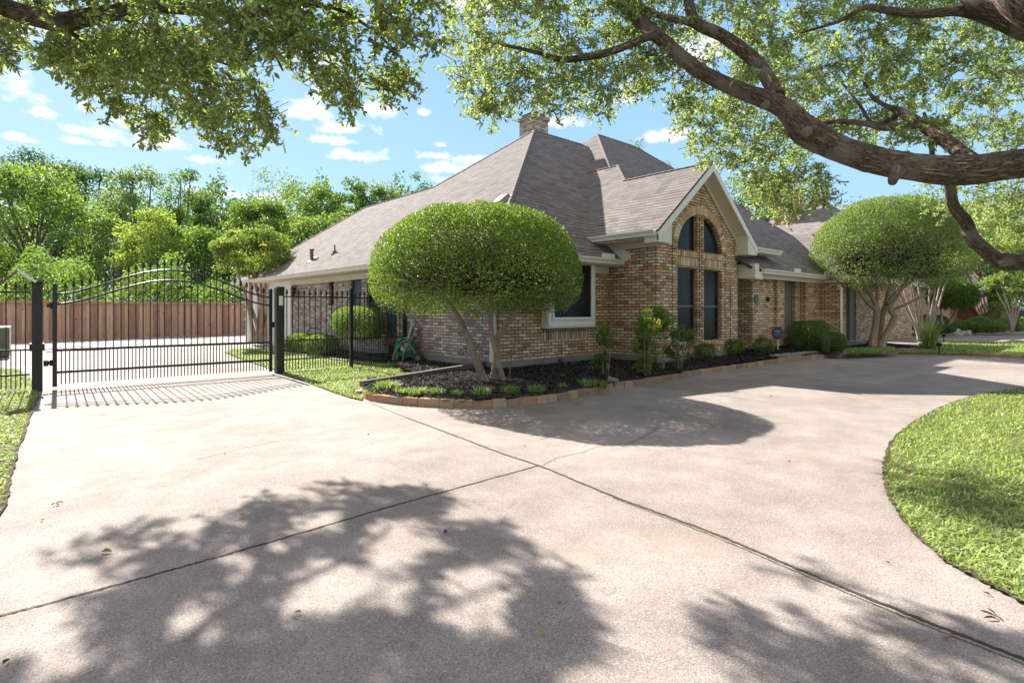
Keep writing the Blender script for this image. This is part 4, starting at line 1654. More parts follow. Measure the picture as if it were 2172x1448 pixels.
m.build('handle', M_gpl, hc)
for s_ in (-.26, .26):
    m = MB()
    m.tube([hpnt(.36, s_ - .03, .13), hpnt(.36, s_ + .03, .13)], .13, 18)
    wh = m.build('wheel', M_iron, hc)
    m = MB()
    m.tube([hpnt(.36, s_ - .034, .13), hpnt(.36, s_ + .034, .13)], .06, 12)
    m.build('hub', M_gp, wh)
for s_ in (-.17, .17):
    m = MB()
    m.tube([hpnt(.04, s_ - .01, .38), hpnt(.04, s_ + .01, .38)], .115, 22)
    m.build('reel_disc', M_gpl, hc)
m = MB()
hel = []
for i in range(260):
    a = i * .35
    hel.append(hpnt(.04 + math.cos(a) * (.15 + .06 * (i % 52) / 52), -.15 + .30 * abs((i / 52) % 2 - 1), .38 + math.sin(a) * (.15 + .06 * (i % 52) / 52)))
hel += [hpnt(-.12, -.1, .2), hpnt(-.14, -.15, .08), hpnt(-.2, -.3, .02), hpnt(-.35, -.2, .015)]
m.tube(hel, .016, 6)
m.build('hose', M_green, hc, smooth=True)
m = MB()
m.tube([hpnt(.04, -.2, .38), hpnt(.04, -.26, .38), hpnt(-.02, -.26, .5)], .014, 6)
m.build('crank', M_iron, hc)
# black rod leaning beside it and a red sprinkler
rd = thing('garden_stake', 'thin black bent rod standing by the brick wall near the hose cart', 'stake', tuple(at_z(890, 765, .1)))
m = MB()
a = at_z(892, 757, .12)
m.tube([a, a + ex * .14 + Vector((0, 0, .35)), a + ex * .26 + Vector((0, 0, .42))], .011, 6)
m.build('rod', M_iron, rd)
rs_ = at_z(826, 762, .1)
rt = thing('garden_tap', 'small red handled garden tap standing behind the iron fence', 'tap', tuple(rs_))
m = MB()
m.tube([rs_, rs_ + Vector((0, 0, .42))], .02, 8)
m.box(rs_ + Vector((0, 0, .25)), (.14, .12, .22))
m.build('pipe', M_iron, rt)
m = MB()
m.tube([rs_ + ex * -.12 + Vector((0, 0, .40)), rs_ + ex * .08 + Vector((0, 0, .46))], .032, 8)
m.build('tap_handle', plain('red_paint', (0.45, 0.03, 0.03), .4), rt)

# ---- landscape spotlights
SPOTS = [(1196, 776, 'grey spotlight lying against the wall under the boxed window', .9), (1303, 812, 'tan spotlight lying in the mulch close to the brick edging', .5),
         (1468, 764, 'grey spotlight aimed up at the arched gable windows', 1.1), (1610, 748, 'black spotlight beside the walkway in front of a round shrub', 1.1), (1290, 764, 'black spotlight hidden behind the slender nandina by the inner corner', 1.2)]
for (px, py, lab, tl_) in SPOTS:
    g = at_z(px, py, .14)
    t = thing('spotlight', lab, 'spotlight', tuple(g), 'spotlights in the mulch')
    a = g + Vector((0, 0, .03)) + ex * .06
    b = g + Vector((0, 0, .03 + .18 * (tl_ - .3))) - ex * .10 + ey * .03
    m = MB()
    m.tube([a, a + (b - a) * .85, b], [.038, .042, .052], 12)
    sh = m.build('lamp_housing', plain('spot_' + str(px), (.05, .05, .055) if px != 1303 else (.2, .17, .13), .5), t)
    m = MB()
    m.tube([b - (b - a) * .02, b + (b - a).normalized() * .004], .044, 12)
    m.build('lens', M_far_pane, sh)
    m = MB()
    m.tube([g - Vector((0, 0, .06)), (a + b) / 2], .012, 6)
    m.build('stake', M_iron, t)

# ---- yard sign
p = at_d(1650, 737, 15.3)
ys = thing('yard_sign', 'dark blue octagonal security sign on a stake by the brick column', 'sign', tuple(p))
m = MB()
m.tube([p - Vector((0, 0, .05)), p + Vector((0, 0, .5))], .012, 6)
m.build('stake', M_trimw, ys)
c = at_d(1649, 706, (p.x * VX + p.y * VY) - .03)
m = MB()
vs = [c + ex * .155 * math.cos(R(22.5 + 45 * k)) + Vector((0, 0, .185 * math.sin(R(22.5 + 45 * k)))) for k in range(8)]
vs2 = [v + ey * .015 for v in vs]
m.mesh(vs + vs2, [tuple(range(8)), tuple(range(15, 7, -1))] + [(i, (i + 1) % 8, 8 + (i + 1) % 8, 8 + i) for i in range(8)])
sb_ = m.build('sign_board', plain('sign_blue', (0.012, 0.02, 0.10), .35), ys)
m = MB()
for (a0, a1, z0, z1) in ((-.085, .085, .03, .075), (-.07, .07, -.02, -.005), (-.09, .09, -.06, -.045)):
    k = 5 if z1 - z0 > .03 else 6
    for j in range(k):
        x0 = a0 + (a1 - a0) * j / k
        x1 = x0 + (a1 - a0) / k * .68
        m.mesh([c + ex * x + ey * -.004 + Vector((0, 0, z)) for x, z in ((x0, z0), (x1, z0), (x1, z1), (x0, z1))], [(0, 1, 2, 3)])
m.build('sign_lettering', plain('sign_grey', (0.3, 0.32, 0.38), .5), sb_)

# ---- drain boot at the foot of the far downspout
p = at_z(1800, 728, .18)
db = thing('drain_extension', 'black plastic drain pipe trailing from the foot of the white downspout', 'drain pipe', tuple(p))
m = MB()
m.tube(spline([p + Vector((0, 0, .14)), p + ex * .15 + Vector((0, 0, .08)), p + ex * .5 + Vector((0, 0, .05)), p + ex * .8 + Vector((0, 0, .03))], 5), .06, 10)
m.build('corrugated_pipe', M_iron, db)

# ================================================================== SMALL PLANTS
def tuft(name, label, px, py, z, n, h, spread, mat=M_grassb, group=None, cat='plant', wd=.006, lean=.9, tint=0):
    g = at_z(px, py, z)
    a = RNG.random(n) * 2 * np.pi
    r = RNG.random(n) ** .7 * spread
    P = np.column_stack([g.x + r * np.cos(a), g.y + r * np.sin(a), np.full(n, g.z - .01)])
    o = blades(name, P, RNG.uniform(.5, 1.0, n) * h, wd, mat, lean=lean)
    return setp(o, label, cat, group)


M_tuft = leafmat('liriope_blade', [(0.10, 0.17, 0.05), (0.24, 0.34, 0.12), (0.52, 0.58, 0.32)], .4)
TU = [(820, 826, 260, .20, .20, 'large pale tuft of ribbon grass at the left tip of the bed'), (852, 836, 90, .16, .10, 'small thin tuft of ribbon grass just right of the largest tuft'),
      (886, 838, 170, .17, .14, 'bushy pale tuft of ribbon grass left of the first topiary, second in the row'), (925, 837, 150, .16, .13, 'green tuft of ribbon grass in the row left of the leaning trunk'),
      (968, 838, 80, .13, .10, 'sparse low tuft of ribbon grass left of the leaning trunk foot'), (1023, 838, 190, .18, .13, 'green tuft of ribbon grass right in front of the leaning trunk'),
      (1082, 834, 190, .17, .13, 'green tuft of ribbon grass in front of the pair of thin trunks'), (1137, 832, 190, .16, .13, 'rounded tuft of ribbon grass right of the thin trunks'),
      (1195, 822, 50, .12, .08, 'tiny tuft of ribbon grass between the two larger ones by the edging'), (1250, 820, 150, .19, .14, 'spiky bright tuft of grass near the edging below the slender nandina'),
      (1280, 822, 60, .17, .06, 'thin upright grass sprout beside the spiky tuft'), (1196, 800, 30, .10, .05, 'tiny weed sprout in the mulch under the boxed window'), (790, 832, 60, .11, .12, 'low wispy weed at the very tip of the brick edging')]
for (px, py, n, h, s, lab) in TU:
    tuft('grass_tuft', lab, px, py, .10, int(n * 1.3), h, s, M_tuft, 'grass tufts along the brick edging', 'grass tuft')


def leafball(c, r, n, L, W, squash=1.0, shell=.55, droop=0.0):
    v = unit(RNG.normal(size=(n, 3)))
    rr = (shell + (1 - shell) * RNG.random(n)) ** .6
    P = np.array(c)[None, :] + v * rr[:, None] * r * np.array([1, 1, squash])
    D = unit(v + RNG.normal(size=(n, 3)) * .7 + np.array([0, 0, -droop]))
    return P, D


def nandina(label, px, py, z, h, r, nst, blobs, n, yel=False):
    g = at_z(px, py, z)
    t = thing('nandina_shrub', label, 'shrub', tuple(g), 'nandina shrubs against the brick wall')
    m = MB()
    tops = []
    for i in range(nst):
        a = random.uniform(0, 6.28)
        b = g + Vector((math.cos(a), math.sin(a), 0)) * random.uniform(.02, .10)
        tp_ = g + Vector((math.cos(a) * random.uniform(.1, r * .7), math.sin(a) * random.uniform(.1, r * .7), h * random.uniform(.65, .9)))
        m.tube([b - Vector((0, 0, .03)), (b + tp_) / 2 + Vector((random.uniform(-.02, .02), 0, 0)), tp_], [.0055, .005, .003], 5)
    m.build('stems', M_smooth, t)
    PP, DD = [], []
    for (bx_, bz, br_, k) in blobs:
        c = g + ex * bx_ + Vector((0, 0, bz))
        for _ in range(int(10 * k)):
            cc_ = Vector(c) + Vector(RNG.normal(size=3) * br_ * .45)
            P, D = leafball(cc_, br_ * .42, int(n / 6), .05, .01, .7)
            PP.append(P)
            DD.append(D)
    PP, DD = np.concatenate(PP), np.concatenate(DD)
    leaves('foliage', PP, DD, RNG.uniform(.035, .06, len(PP)), .009, M_nand, t)
    if yel:
        P, D = leafball(g + Vector((0, 0, h * .93)) + ex * .08, .19, 170, .05, .01, .5)
        leaves('new_growth', P, D, .05, .012, M_yel, t)
    return t


nandina('slender nandina with bare lower stems right of the boxed window', 1284, 795, .13, .95, .22, 9, [(0, .80, .20, 1), (-.05, .28, .16, .8), (.05, .6, .14, .4)], 420)
nandina('dense nandina with yellow new growth at its top, tallest in front', 1372, 794, .13, 1.0, .25, 9, [(0, .85, .22, 1.2), (-.02, .55, .26, 1.4), (0, .22, .2, 1)], 520, True)
nandina('dark leafy nandina standing close to the wall behind the yellow topped one', 1402, 780, .15, 1.1, .24, 8, [(.0, .98, .24, 1.6), (-.1, .8, .2, .8), (.08, .4, .14, .4)], 500)
nandina('forked nandina in front of the left tall window', 1437, 780, .15, .82, .26, 7, [(-.05, .72, .16, .8), (.2, .68, .14, .7), (0, .28, .18, 1)], 380)


def bushlet(name, label, px, py, z, r, n, L, W, mat, squash=.8, group=None, cat='shrub', stems=10):
    g = at_z(px, py, z)
    t = thing(name, label, cat, tuple(g), group)
    m = MB()
    for i in range(stems):
        a = random.uniform(0, 6.28)
        q = random.uniform(.3, .9) * r
        m.tube([g - Vector((0, 0, .02)), g + Vector((math.cos(a) * q, math.sin(a) * q, r * squash * random.uniform(.9, 1.6)))], [.007, .003], 5)
    m.build('stems', M_twig, t)
    c = g + Vector((0, 0, r * squash * 1.02))
    P, D = leafball(c, r, n, L, W, squash, .35)
    leaves('foliage', P, D, RNG.uniform(.7, 1.2, n) * L, W, mat, t)
    return t


bushlet('low_shrub', 'low feathery shrub in front of the right tall window', 1498, 762, .15, .24, 900, .06, .009, M_nand, group='low shrubs along the gable wall')
bushlet('low_shrub', 'low feathery shrub at the right corner of the gable wall', 1556, 753, .16, .26, 1000, .06, .009, M_nand, group='low shrubs along the gable wall')
bushlet('low_shrub', 'low round shrub beside the walkway near the entrance', 1620, 750, .17, .27, 1200, .06, .009, M_nand, group='low shrubs along the gable wall')

# bare thin sticks
for (px, py, hgt, lx, lab) in ((1080, 804, .62, .1, 'thin bare stick standing in the mulch right of the topiary trunks'), (1571, 752, .75, -.08, 'thin bare stick leaning at the right corner of the gable wall')):
    g = at_z(px, py, .13)
    m = MB()
    m.tube([g - Vector((0, 0, .05)), g + ex * lx * .4 + Vector((0, 0, hgt * .6)), g + ex * lx + Vector((0, 0, hgt))], .010, 6)
    setp(m.build('garden_stick', M_timber), lab, 'stick')


# ---- clipped hedges: leaves over an inner frame of twigs, boxy superellipsoid
def clipped(name, label, c, rx, ry, rz, n, L, W, mat, cat='hedge', p=3.0, group=None, rot=0.0, top=None, twigs=60):
    t = thing(name, label, cat, (c[0], c[1], c[2] - rz), group)
    v = RNG.normal(size=(n, 3))
    v = v / (np.abs(v) ** p).sum(1, keepdims=True) ** (1 / p)
    nr = unit(np.sign(v) * np.abs(v) ** (p - 1))
    k = (1 - .28 * RNG.random(n) ** 2.2)[:, None]
    Q = v * k * np.array([rx, ry, rz])
    if top is not None:
        Q[:, 2] += top(Q[:, 0] / rx) * (Q[:, 2] > -rz * .3)
    ca_, sa_ = math.cos(rot), math.sin(rot)
    Q = np.column_stack([Q[:, 0] * ca_ - Q[:, 1] * sa_, Q[:, 0] * sa_ + Q[:, 1] * ca_, Q[:, 2]])
    nr = np.column_stack([nr[:, 0] * ca_ - nr[:, 1] * sa_, nr[:, 0] * sa_ + nr[:, 1] * ca_, nr[:, 2]])
    D = unit(nr + RNG.normal(size=(n, 3)) * .8)
    leaves('foliage', Q + np.array(c)[None, :], D, RNG.uniform(.7, 1.3, n) * L, W, mat, t, nrm=nr + RNG.normal(size=(n, 3)) * .6)
    m = MB()
    for i in range(twigs):
        a = random.uniform(0, 6.28)
        q = random.uniform(.3, .85)
        e = Vector((math.cos(a) * rx * q, math.sin(a) * ry * q, rz * random.uniform(-.2, .75)))
        e = Matrix.Rotation(rot, 3, 'Z') @ e
        m.tube([(c[0] + e.x * .2, c[1] + e.y * .2, c[2] - rz - .03), (c[0] + e.x * .6, c[1] + e.y * .6, c[2] - rz * .3 + e.z * .3), (c[0] + e.x, c[1] + e.y, c[2] + e.z)], [.014, .010, .004], 5)
    m.build('stems', M_twig, t)
    return t


M_box = leafmat('boxwood_leaf', [(0.04, 0.085, 0.018), (0.09, 0.17, 0.03), (0.17, 0.27, 0.05)], .35)
g = at_z(1716, 743, .18)
clipped('clipped_hedge', 'flat topped dark green boxwood hedge in front of the taupe window panel', (g.x + .55, g.y + .2, .17 + .42), .72, .42, .42, 9000, .035, .011, M_box, p=4)
g = at_z(1768, 745, .17)
clipped('clipped_shrub', 'lower clipped boxwood at the right end of the flat topped hedge', (g.x + .05, g.y + .05, .16 + .27), .32, .32, .26, 4000, .035, .011, M_box, 'shrub', p=3)
tuft('ornamental_grass', 'spiky grey green grass clump in front of the boxwood hedge', 1752, 747, .16, 160, .75, .10, leafmat('sage_blade', [(0.07, 0.11, 0.06), (0.13, 0.19, 0.1), (0.24, 0.3, 0.18)], .35), cat='grass clump', wd=.006, lean=.45)
tuft('ornamental_grass', 'tall loose grass clump with pale seed heads beside the far lawn', 1972, 734, .1, 170, 1.15, .22, M_tuft, cat='grass clump', wd=.012, lean=.55)
gc_poly = [gp(1790, 750, .15), gp(1905, 746, .15), gp(1890, 740, .15), gp(1800, 743, .15)]
q = scatter(gc_poly, 3500)
setp(blades('ground_cover', np.column_stack([q, np.full(len(q), .14)]), RNG.uniform(.06, .14, len(q)), .012, M_tuft, lean=1.0), kind='stuff')

# behind the iron fence
g = at_z(745, 745, .05)
clipped('clipped_shrub', 'low bright boxwood behind the iron fence, the nearer of two', (6.55, 15.6, .33), .42, .5, .28, 6000, .035, .011, M_topi, 'shrub', p=3, group='low boxwoods behind the iron fence')
clipped('clipped_shrub', 'low bright boxwood behind the iron fence, the farther of two', (6.5, 16.9, .33), .42, .55, .28, 6000, .035, .011, M_topi, 'shrub', p=3, group='low boxwoods behind the iron fence')
clipped('slanted_shrub', 'large clipped shrub with a slanting top behind the iron fence', (6.6, 13.45, 1.0), .45, 1.05, .42, 15000, .035, .011, M_topi2, 'shrub', p=2.6, top=None)


# ================================================================== TREES
def limbs(m, paths, wob=.05, n=10):
    for (pts, rad) in paths:
        s = spline([(*p, r) for p, r in zip(pts, rad)], 5)
        m.tube([Vector(q[:3]) for q in s], [max(float(q[3]), .003) for q in s], n, wob=wob)


def P_(px, py, d):
    return tuple(at_d(px, py, d))


# ---- topiary: dome of small leaves with a hollow underside
def dome(name, label, c, r, z0, z1, n, mat, L=.034, W=.011, group=None, zb=None, lower=.25, nin=6000, flat=2.3, trunkpaths=None, bark=M_smooth, lean=0.0, ntw=170):
    t = thing(name, label, 'tree', (c[0], c[1], 0.12), group)
    h = z1 - z0
    zm = z0 + h * lower
    # the shell: superellipse profile, t angle from rim underside to top
    u = RNG.random(n)
    phi = np.arcsin(u ** .8)          # denser towards the lit top
    th = RNG.random(n) * 2 * np.pi
    cr, sr = np.cos(phi) ** (2 / flat), np.sin(phi) ** (2 / flat)
    lowmask = RNG.random(n) < .15
    dep = 1 - .20 * RNG.random(n) ** 1.8
    bump = 1 + .014 * np.sin(th * 7 + 3 * phi) + .012 * np.sin(th * 13 + phi * 9) + .010 * np.sin(th * 3 + phi * 5) + (RNG.random(n) < .03) * RNG.random(n) * .045
    rr = r * cr * dep * bump
    z = zm + (z1 - zm) * sr * dep * bump
    # band under the widest line, rolling in
    v = RNG.random(n)
    rr = np.where(lowmask, r * (1 - .5 * v ** 2.4) * dep, rr)
    z = np.where(lowmask, zm - (zm - z0) * np.sin(v * np.pi / 2) * (.75 + .5 * RNG.random(n) + .22 * np.sin(th * 5) + .15 * np.sin(th * 11 + 1)), z)
    nrm_xy = np.where(lowmask, 1.0, np.cos(phi))
    nrm_z = np.where(lowmask, -.35 * v, np.sin(phi) * r / (z1 - zm))
    P = np.column_stack([c[0] + rr * np.cos(th) + lean * (z - zm), c[1] + rr * np.sin(th), z])
    nr = unit(np.column_stack([np.cos(th) * nrm_xy, np.sin(th) * nrm_xy, nrm_z]))
    # loose leaves inside
    a = RNG.random(nin) * 2 * np.pi
    q = np.sqrt(RNG.random(nin)) * r * .88
    zi = z0 + .08 + (h * .6) * RNG.random(nin) ** 1.6
    Pi = np.column_stack([c[0] + q * np.cos(a), c[1] + q * np.sin(a), zi])
    P = np.concatenate([P, Pi])
    nr = np.concatenate([nr, unit(RNG.normal(size=(nin, 3)))])
    D = unit(nr * .55 + RNG.normal(size=(len(P), 3)) * .8)
    leaves('crown', P, D, RNG.uniform(.65, 1.25, len(P)) * L, W, mat, t, nrm=nr + RNG.normal(size=(len(P), 3)) * .55)
    m = MB()
    limbs(m, trunkpaths)
    m.build('trunk', bark, t, smooth=True)
    m = MB()
    tips = [Vector(p[0][-1]) for p in trunkpaths]
    for i in range(ntw):
        b = random.choice(tips)
        a = random.uniform(0, 6.28)
        q = math.sqrt(random.random()) * r * .93
        ze = z0 + h * random.uniform(.1, .75) * (1 - .5 * (q / r) ** 3)
        e = Vector((c[0] + q * math.cos(a), c[1] + q * math.sin(a), ze))
        mid = (b + e) / 2 + Vector((random.uniform(-.15, .15), random.uniform(-.15, .15), random.uniform(-.12, .05)))
        rad = random.uniform(.007, .018) * r / 1.8
        m.tube(spline([b, mid, e], 3), [rad * 1.3, rad * 1.2, rad * 1.1, rad, rad * .8, rad * .6, rad * .3], 5)
        for _ in range(2):
            e2 = e + Vector((random.uniform(-.3, .3), random.uniform(-.3, .3), random.uniform(-.1, .2)))
            m.tube([mid, (mid + e2) / 2 + Vector((0, 0, .04)), e2], [rad * .7, rad * .6, rad * .25], 4)
    m.build('branches', M_twig, t, smooth=True)
    return t


D1 = 9.45
c1 = at_d(1011, 600, D1 + .1)
tp1 = [([P_(1030, 815, 9.35), P_(1022, 795, 9.35), P_(1003, 745, 9.36), P_(985, 700, 9.38), P_(966, 665, 9.4), P_(950, 640, 9.45), P_(915, 600, 9.5)], [.10, .072, .064, .058, .054, .045, .03]),
       ([P_(1050, 812, 9.6), P_(1048, 790, 9.6), P_(1052, 760, 9.62), P_(1056, 715, 9.62), P_(1072, 690, 9.6), P_(1092, 662, 9.6), P_(1125, 640, 9.65), P_(1160, 600, 9.7)], [.08, .058, .052, .055, .05, .04, .032, .018]),
       ([P_(1069, 814, 9.5), P_(1064, 795, 9.5), P_(1054, 755, 9.5), P_(1044, 715, 9.5), P_(1041, 680, 9.5), P_(1043, 640, 9.5), P_(1050, 590, 9.5)], [.068, .05, .044, .04, .038, .034, .025])]
dome('clipped_tree', 'bright green mushroom clipped tree on three bare trunks nearest the camera', (c1.x, c1.y), 1.79, 1.37, 3.10, 88000, M_topi, L=.029, W=.0098, group='mushroom clipped trees', lower=.22, trunkpaths=tp1, nin=5000, ntw=380)

D2 = 17.6
c2 = at_d(1886, 560, D2 + .2)
z2t, z2b = EYE + (HY - 421) / FPX * (D2 + .2), EYE + (HY - 602) / FPX * (D2 + .2)
tp2 = [([P_(1852, 736, D2), P_(1853, 715, D2), P_(1857, 690, D2), P_(1860, 658, D2), P_(1852, 635, D2), P_(1836, 605, D2), P_(1822, 575, D2), P_(1800, 545, D2)], [.15, .115, .10, .095, .065, .055, .045, .025]),
       ([P_(1860, 736, D2 + .15), P_(1868, 700, D2 + .15), P_(1872, 668, D2 + .15), P_(1880, 640, D2 + .1), P_(1886, 600, D2), P_(1880, 570, D2), P_(1870, 540, D2)], [.12, .085, .08, .07, .05, .04, .025]),
       ([P_(1868, 736, D2 - .1), P_(1882, 705, D2 - .15), P_(1897, 672, D2 - .2), P_(1888, 655, D2 - .2), P_(1905, 625, D2 - .1), P_(1925, 590, D2), P_(1950, 550, D2)], [.13, .09, .085, .075, .055, .045, .025]),
       ([P_(1860, 660, D2), P_(1838, 640, D2 - .2), P_(1826, 620, D2 - .4), P_(1818, 580, D2 - .4)], [.06, .05, .045, .02]),
       ([P_(1858, 650, D2), P_(1862, 620, D2), P_(1856, 590, D2 + .2), P_(1850, 550, D2 + .4)], [.06, .045, .035, .02]),
       ([P_(1888, 660, D2), P_(1920, 646, D2 - .3), P_(1950, 632, D2 - .4), P_(1975, 622, D2 - .3), P_(1990, 590, D2)], [.055, .04, .035, .03, .015]),
       ([P_(1880, 645, D2), P_(1900, 620, D2 + .4), P_(1935, 595, D2 + .6), P_(1960, 560, D2 + .8)], [.055, .04, .035, .02])]
dome('clipped_tree', 'pale green mushroom clipped tree on twisting trunks at the far house corner', (c2.x, c2.y), 2.2, z2b, z2t, 74000, M_topi2, L=.044, W=.0145, group='mushroom clipped trees', lower=.26, trunkpaths=tp2, nin=2500, ntw=230)


# ---- generic leafy tree
def crownpts(c, rx, rz, nb, n, cl=.34, seed=None, hollow=.35):
    """clumps spread over an ellipsoid, leaves spread in each clump"""
    v = unit(RNG.normal(size=(nb, 3)))
    v[:, 2] = v[:, 2] * 1.0
    k = (hollow + (1 - hollow) * RNG.random(nb)) ** .5
    C = np.array(c)[None, :] + v * k[:, None] * np.array([rx, rx, rz])
    cr = RNG.uniform(.6, 1.25, nb) * cl * min(rx, rz)
    i = RNG.integers(0, nb, n)
    u = unit(RNG.normal(size=(n, 3))) * (RNG.random(n) ** .42)[:, None]
    u[:, 2] *= .72
    P = C[i] + u * cr[i][:, None]
    D = unit(u + RNG.normal(size=(n, 3)) * .6 + np.array([0, 0, -.25]))
    return P, D, C


def tree(name, label, px, ytop, wpx, d, mat, n=9000, L=.16, W=.05, base=0.0, group='trees behind the cedar fence', zlow=.25, nb=46, bark=M_oak, cat='tree', cl=.34, wz=None):
    b = at_d(px, HY, d)
    ztop = EYE + (HY - ytop) / FPX * d
    rx = wpx / FPX * d / 2
    t = thing(name, label, cat, (b.x, b.y, base), group)
    zl = base + (ztop - base) * zlow
    c = (b.x, b.y, (ztop + zl) / 2)
    P, D, C = crownpts(c, rx * .85, (ztop - zl) / 2 * .88, nb, n, cl)
    leaves('crown', P, D, RNG.uniform(.7, 1.3, n) * L, W, mat, t)
    m = MB()
    hh = ztop - base
    tr = max(.09, hh * .022)
    top = Vector((b.x, b.y, zl + (ztop - zl) * .55))
    m.tube(spline([(b.x, b.y, base - .1), (b.x + random.uniform(-.1, .1), b.y, base + hh * .2), tuple(top)], 4), [tr * (1 - .75 * i / 8) for i in range(9)], 8, wob=.06)
    for j in range(min(16, nb // 2)):
        e = Vector(C[j])
        s = Vector((b.x, b.y, base + hh * random.uniform(.15, .5)))
        mid = (s + e) / 2 + Vector((0, 0, -.06 * hh * random.random()))
        m.tube(spline([tuple(s), tuple(mid), tuple(e)], 3), [tr * .45 * (1 - .8 * i / 6) for i in range(7)], 6)
    m.build('trunk', bark, t, smooth=True)
    return t


G_A = leafmat('tree_green_bright', [(0.085, 0.145, 0.045), (0.175, 0.26, 0.085), (0.32, 0.41, 0.15)], .42, .5, .35)
G_B = leafmat('tree_green_deep', [(0.045, 0.09, 0.045), (0.095, 0.16, 0.075), (0.18, 0.27, 0.11)], .38, .5, .35)
G_C = leafmat('tree_green_mid', [(0.07, 0.13, 0.045), (0.14, 0.23, 0.075), (0.26, 0.36, 0.12)], .4, .5, .35)
G_D = leafmat('tree_yellow_green', [(0.14, 0.20, 0.06), (0.26, 0.34, 0.10), (0.38, 0.46, 0.16)], .45, .5, .35)
G_E = leafmat('tree_soft_green', [(0.10, 0.155, 0.085), (0.19, 0.27, 0.14), (0.31, 0.39, 0.2)], .42, .5, .35)

T = [
    (70, 335, 330, 37, G_A, 16000, .20, 'bright green broad tree rising behind the cedar fence at the far left'),
    (30, 282, 230, 58, G_B, 9000, .26, 'dark tall tree showing above the bright one at the far left'),
    (190, 322, 190, 60, G_B, 9000, .26, 'dark rounded tree left of the bare brushwood'),
    (300, 340, 180, 56, G_E, 9000, .25, 'soft green tree behind the bare brushwood'),
    (385, 334, 170, 60, G_C, 9000, .25, 'mid green tree standing between the brushwood and the wispy ones'),
    (470, 372, 170, 55, G_B, 8000, .25, 'deep green tree above the crape myrtle left of centre'),
    (575, 345, 170, 62, G_E, 4200, .24, 'thin crowned tree with sky showing through its branches'),
    (655, 372, 210, 52, G_A, 12000, .24, 'bright green tree behind the house roof, left of two'),
    (560, 400, 170, 48, G_A, 10000, .22, 'yellowish green low tree behind the crape myrtle'),
    (745, 340, 130, 56, G_C, 8000, .24, 'narrow tree with a pointed top behind the garage roof'),
    (815, 355, 130, 60, G_E, 7000, .24, 'loose pale tree above the garage roof ridge'),
    (880, 346, 90, 58, G_C, 4500, .22, 'small loose tree nearest the main roof slope'),
    (335, 440, 170, 38, G_D, 9000, .17, 'yellow green willowy tree in front of the dark ones'),
    (730, 430, 240, 47, G_A, 12000, .22, 'bright low tree behind the garage roof'),
    (430, 470, 190, 40, G_C, 9000, .19, 'mid green low tree behind the arched gate'),
    (1330, 268, 110, 42, G_C, 3000, .18, 'small airy treetop above the right roof ridge'),
    (1410, 302, 110, 42, G_A, 3500, .18, 'small bright treetop beside the right roof hip'),
    (1600, 345, 240, 48, G_A, 12000, .22, 'bright tree between the gable peak and the neighbour roof'),
    (1500, 330, 150, 52, G_E, 6000, .22, 'soft green tree behind the gable peak'),
]
for (px, yt, wp, d, mt, n, L, lab) in T:
    tree('leafy_tree', lab, px, yt, wp, d, mt, int(n * 1.25), L, L * .3, zlow=.12)
# right side background
T2 = [
    (1850, 400, 260, 60, G_E, 9000, .28, 'pale tree behind the neighbour roof'),
    (1740, 375, 150, 66, G_E, 2200, .25, 'almost bare tree rising above the neighbour roof'),
    (2010, 385, 260, 52, G_A, 12000, .24, 'broad bright tree behind the far clipped tree'),
    (2140, 430, 200, 60, G_B, 9000, .26, 'darker tree at the right edge behind the descending limb'),
    (2080, 470, 190, 42, G_C, 9000, .2, 'mid green tree above the far neighbour roof'),
    (2240, 380, 240, 50, G_A, 7000, .24, 'bright tree cut by the right edge of the view'),
    (1950, 430, 170, 38, G_D, 9000, .15, 'light green young tree just behind the far clipped tree'),
]
for (px, yt, wp, d, mt, n, L, lab) in T2:
    tree('leafy_tree', lab, px, yt, wp, d, mt, n, L, L * .3, zlow=.15, group='trees behind the neighbouring houses')

# far woods behind everything on both sides
def woods(name, pxa, pxb, ytop, d, n, mat, L=.5):
    a = RNG.uniform(pxa, pxb, n)
    dd = d + RNG.uniform(-4, 10, n)
    u = (a - CX) / FPX
    hmax = (HY - ytop) / FPX * d
    z = RNG.random(n) ** .8 * hmax * (1 + .12 * np.sin(a * .031) + .08 * np.sin(a * .083 + 1))
    P = np.column_stack([(VX + VY * u) * dd, (VY - VX * u) * dd, z])
    D = unit(RNG.normal(size=(n, 3)) + np.array([0, 0, -.2]))
    return setp(leaves(name, P, D, RNG.uniform(.6, 1.3, n) * L, L * .3, mat), kind='stuff')


woods('woods', -500, 900, 395, 72, 42000, G_B, .5)
woods('woods', 1480, 2700, 455, 78, 36000, G_C, .55)
# undergrowth right behind the cedar fence
n = 26000
a = RNG.uniform(-14, 11, n)
P = np.column_stack([a, 29 + (a + 14) * .19 + RNG.uniform(1.2, 5.5, n), RNG.random(n) ** .8 * (3.4 + .8 * np.sin(a * 1.3) + .5 * np.sin(a * 3.1))])
setp(leaves('undergrowth', P, unit(RNG.normal(size=(n, 3))), RNG.uniform(.1, .2, n), .045, G_C), kind='stuff')
setp(leaves('undergrowth', P[:9000] + np.array([[0, -.4, .1]]), unit(RNG.normal(size=(9000, 3))), .14, .045, G_A), kind='stuff')

